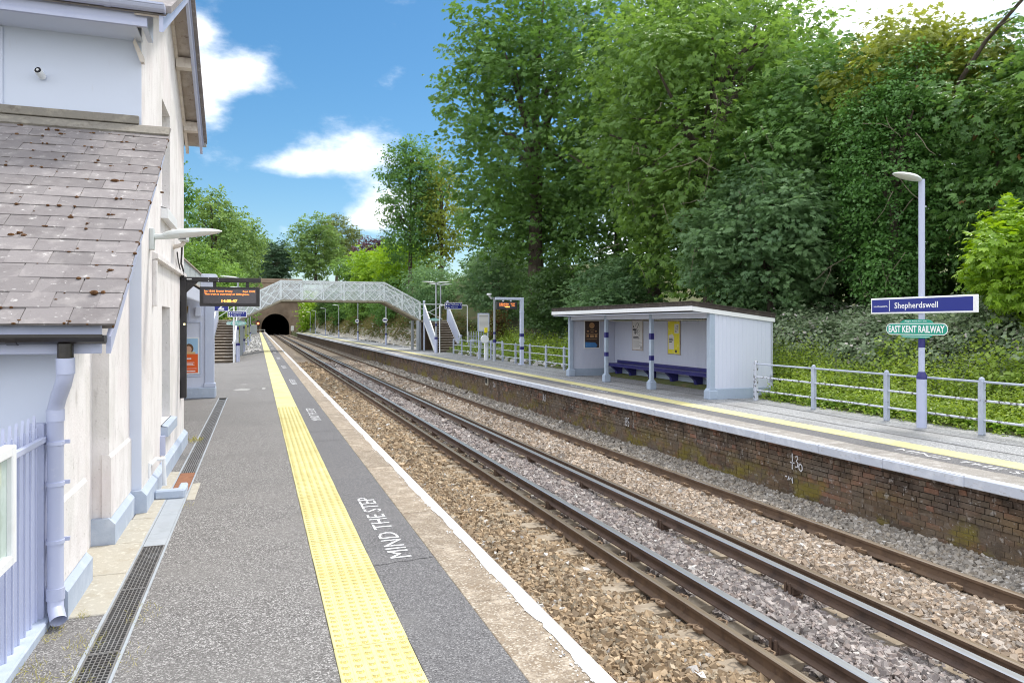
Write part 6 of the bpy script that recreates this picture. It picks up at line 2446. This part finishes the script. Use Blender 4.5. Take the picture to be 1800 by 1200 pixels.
tree('bush', 'dense green bush of the left bank near the tunnel', -4.2, 120, 5.4, (2.8, 9, 5.0), 18, 5500, .4, 'mid', False, .1, spray=.7, far=True, seed=83, cat='bush', limbs=3)
hs = thing('house', 'white gabled house half hidden among trees on the right skyline', 'house', (27, 150, 10))
m = MB()
m.box(25.4, 30.5, 150, 158, 8, 14.0)
m.ext([(25.2, 14.0), (30.7, 14.0), (27.95, 16.6)], 'y', 150.02, 157.9)
m.build('wall', M['paint_white'], hs)
m = MB()
for s in (-1, 1):
    a = 27.95
    m.ext([(a, 16.6), (a + s * 3.0, 13.8), (a + s * 3.0, 14.0), (a, 16.85)], 'y', 149.6, 158.3)
m.build('roof', M['canopy_roof'], hs)
m = MB()
m.box(26.4, 27.3, 149.94, 149.999, 11.4, 12.8)
m.box(28.6, 29.5, 149.94, 149.999, 11.4, 12.8)
m.build('window', M['glass'], hs)


# ---- undergrowth
def stems_field(n, x0, x1, y0, y1, hf, nl, size, pal, aspect=.36, odd=None, dens=None):
    px = vg.uniform(x0, x1, n)
    py = y0 + (y1 - y0) * vg.random(n)
    if dens is not None:
        k_ = vg.random(n) < dens(px, py)
        px, py = px[k_], py[k_]
        n = len(px)
    hh = hf(px, py) * (vg.uniform(.5, 1.1, n) + .35 * (vg.random(n) < .12))
    patch = .5 + .5 * np.sin(px * 2.3 + 1.7 * np.sin(py * .8)) * np.sin(py * 1.9 + 1.3 * np.sin(px * 1.1))
    hh = hh * (.62 + .6 * patch)
    z0 = bank(px, py)
    lean = vg.normal(size=(n, 2)) * .16
    si = np.repeat(np.arange(n), nl)
    f = np.tile((np.arange(nl) + .6) / nl, n) + vg.uniform(-.05, .05, n * nl)
    P = np.stack([px[si] + lean[si, 0] * f * hh[si], py[si] + lean[si, 1] * f * hh[si], z0[si] + f * hh[si]], 1)
    a = vg.uniform(0, 6.283, n * nl)
    T = unit(np.stack([np.cos(a), np.sin(a), vg.uniform(-1.0, .45, n * nl)], 1))
    N = unit(np.array([0, 0, 1.0]) + vg.normal(size=(n * nl, 3)) * .5)
    L_ = size * vg.uniform(.6, 1.3, n * nl) * (1.15 - .5 * f)
    V, q = leaf_geo(P, T, N, L_, L_ * aspect, False)
    t = np.clip(.28 * f + .30 * vg.random(n)[si] + .30 * patch[si] + .2 * vg.random(n * nl) - .05, 0, 1)
    p0, p1 = np.array(pal[0]), np.array(pal[1])
    col = p0 + (p1 - p0) * t[:, None]
    if odd:
        k_ = vg.random(n * nl) < odd[1]
        col[k_] = np.array(odd[0])
    return V.reshape(-1, 3), np.repeat(col, 4, axis=0)


NET = ((.13, .24, .03), (.42, .54, .10))
hN = lambda x, y: .42 + .42 * sstep(11.9, 13.2, x) + .12 * np.sin(y * 1.3) * np.sin(x * 2 + y * .4)
u1 = stems_field(6400, 11.55, 13.9, 3.5, 17.5, hN, 13, .085, NET, aspect=.30, dens=lambda x, y: np.where((y > 14.7) & (x < 12.5), 0, 1.0))
u2 = stems_field(3000, 11.9, 15.0, 17.5, 46, hN, 10, .15, NET, dens=lambda x, y: np.where((y < 24) & (x < 12.6), 0, 1.0))
u3 = stems_field(2600, 11.48, 12.2, 3.5, 14.8, lambda x, y: .12 + 0 * x, 5, .10, ((.12, .26, .03), (.36, .55, .08)), aspect=.5)
o = link('nettles', foliage_mesh('nettles', [u1, u2, u3], M['leaf']))
tag(o, 'bright green nettles and tall weeds growing behind the pale railing', 'weeds', kind='stuff')


def bramble(n, x0, x1, y0, y1, h0, size, pal, odd=None):
    px = vg.uniform(x0, x1, n)
    py = vg.uniform(y0, y1, n)
    mound = h0 * sstep(x0, x0 + 1.6, px) * (.70 + .26 * np.sin(px * 1.7 + py * 1.1) * np.sin(py * .9 - px * .6) + .2 * np.sin(px * 4.1 - py * 2.3) * np.sin(py * 3.1 + px * 1.2) + .12 * np.sin(py * 6.3 + px * 2)) + .1
    z = bank(px, py) + mound * (1 - .30 * vg.random(n) ** 2) + np.abs(vg.normal(size=n)) * .10
    P = np.stack([px, py, z], 1)
    a = vg.uniform(0, 6.283, n)
    T = unit(np.stack([np.cos(a) - .35, np.sin(a) - .3, vg.uniform(-.5, .15, n)], 1))
    N = unit(np.array([-.3, -.2, 1.0]) + vg.normal(size=(n, 3)) * .38)
    L_ = size * vg.uniform(.6, 1.3, n)
    V, q = leaf_geo(P, T, N, L_, L_ * .42, False)
    t = vg.random(n)
    p0, p1 = np.array(pal[0]), np.array(pal[1])
    col = p0 + (p1 - p0) * t[:, None]
    if odd:
        k_ = vg.random(n) < odd[1]
        col[k_] = np.array(odd[0])
    return V.reshape(-1, 3), np.repeat(col, 4, axis=0)


BRM = ((.11, .185, .085), (.42, .50, .32))
b1 = bramble(60000, 13.1, 18.4, 4.0, 19, 1.0, .095, BRM, ((.66, .62, .58), .07))
b2 = bramble(12000, 13.6, 18, 19, 38, .9, .14, BRM, ((.60, .55, .52), .03))
mg = np.random.default_rng(17)
mounds = []
for i in range(46):
    x_ = mg.uniform(13.8, 17.6)
    y_ = mg.uniform(4.5, 21)
    r_ = mg.uniform(.35, .85)
    mounds.append([x_, y_, float(bank(x_, y_)) + .55 + .35 * r_, r_, r_ * mg.uniform(.9, 1.6), r_ * mg.uniform(.6, .95)])
b3 = foliage_arrays(mounds, 17000, .13, BRM, False, k=9, spray=.34, aspect=.42, fill=.3, odd=((.62, .56, .53), .05), drop=.5)
bright = [[x_, y_, z_, r_ * .6, ry_ * .6, rz_ * .8] for (x_, y_, z_, r_, ry_, rz_) in mounds[::4]]
b4 = foliage_arrays([[m_[0] - .7, m_[1] + .4, m_[2] - .35, m_[3], m_[4], m_[5]] for m_ in bright], 4200, .12, NET, False, k=8, spray=.3, aspect=.36, fill=.4, drop=.2)
b1 = (np.concatenate([b1[0], b3[0], b4[0]]), np.concatenate([b1[1], b3[1], b4[1]]))
o = link('brambles', foliage_mesh('brambles', [b1, b2], M['leaf']))
tag(o, 'grey-green bramble thicket with pale flowers above the nettles on the bank', 'brambles', kind='stuff')
DRY = ((.10, .085, .035), (.30, .24, .11))
u4 = stems_field(5500, 11.9, 14.6, 48, 165, lambda x, y: .55 + .25 * np.sin(y * .5), 7, .34, DRY, aspect=.10, odd=((.09, .14, .03), .4))
o = link('dry_grass', foliage_mesh('dry_grass', [u4], M['leaf_far']))
tag(o, 'dry grass on the cutting slope behind the far lamp posts', 'grass', kind='stuff')

# white stones by the near platform
V, F, C, n0 = [], [], [], 0
Vs, Fs, Cs = [], [], []
n = 420
px = vg.uniform(-1.5, .22, n)
py = 52 + 62 * vg.random(n) ** 1.4
k_ = px > (-1.5 + .0 * py)
s = vg.uniform(.03, .085, n)
VV = CUBE[None] * (1 + vg.uniform(-.4, .25, (n, 8, 3))) * s[:, None, None]
VV = np.einsum('nij,nkj->nki', rand_rot(n, vg), VV) + np.stack([px, py, zl(px, py) + s * .4], 1)[:, None, :]
FF = (CF[None] + 8 * np.arange(n)[:, None, None]).reshape(-1, 4)
o = link('white_stones', np_mesh('white_stones', VV.reshape(-1, 3), FF, M['white_rock']))
tag(o, 'loose white stones on the near platform beyond the left stairs', 'stones', kind='stuff')
n = 500
px = vg.uniform(11.1, 13.2, n)
py = np.concatenate([25 + 18 * vg.random(200), 52 + 100 * vg.random(300)])
s = vg.uniform(.03, .11, n)
VV = CUBE[None] * (1 + vg.uniform(-.4, .25, (n, 8, 3))) * s[:, None, None]
k_ = (px > 11.6) | (py > 50)
VV = (np.einsum('nij,nkj->nki', rand_rot(n, vg), VV) + np.stack([px, py, np.maximum(bank(px, py), ZP2 - .02) + s * .4], 1)[:, None, :])[k_]
n = len(VV)
FF = (CF[None] + 8 * np.arange(n)[:, None, None]).reshape(-1, 4)
o = link('chalk_rubble', np_mesh('chalk_rubble', VV.reshape(-1, 3), FF, M['white_rock']))
tag(o, 'pale chalk rubble along the back edge of the far platform', 'rubble', kind='stuff')

# grass tufts at the foot of the fence and beside the drain
def tufts(spots, pal):
    Ps, hs_ = [], []
    for (x, y, r, n_, h_) in spots:
        a = vg.uniform(0, 6.283, n_)
        rr = r * np.sqrt(vg.random(n_))
        Ps.append(np.stack([x + rr * np.cos(a) * .5, y + rr * np.sin(a), np.zeros(n_)], 1))
        hs_.append(h_ * vg.uniform(.5, 1.2, n_))
    P = np.concatenate(Ps)
    h_ = np.concatenate(hs_)
    n_ = len(P)
    T = unit(np.array([.15, -.1, .8]) + vg.normal(size=(n_, 3)) * .5)
    N = unit(vg.normal(size=(n_, 3)))
    V, q = leaf_geo(P, T, N, h_, h_ * .045, False)
    t = vg.random(n_)
    col = np.array(pal[0]) + (np.array(pal[1]) - np.array(pal[0])) * t[:, None]
    return V.reshape(-1, 3), np.repeat(col, 4, axis=0)


tf = tufts([(-1.13, 4.2, .25, 160, .04), (-1.12, 3.7, .3, 260, .06), (-1.10, 4.75, .12, 90, .035), (-.90, 4.55, .2, 130, .035), (-.91, 3.95, .3, 240, .045), (-.92, 3.55, .2, 180, .06), (-.66, 4.9, .2, 90, .03), (-.66, 4.3, .2, 60, .03), (-1.0, 5.0, .06, 60, .03),
            (-.9, 11.9, .2, 90, .09), (-.64, 7.7, .1, 30, .03)], ((.26, .26, .05), (.66, .58, .20)))
o = link('grass_tufts', foliage_mesh('grass_tufts', [tf], M['grass']))
tag(o, 'yellowing grass tufts at the foot of the lilac fence and along the drain', 'grass', kind='stuff')
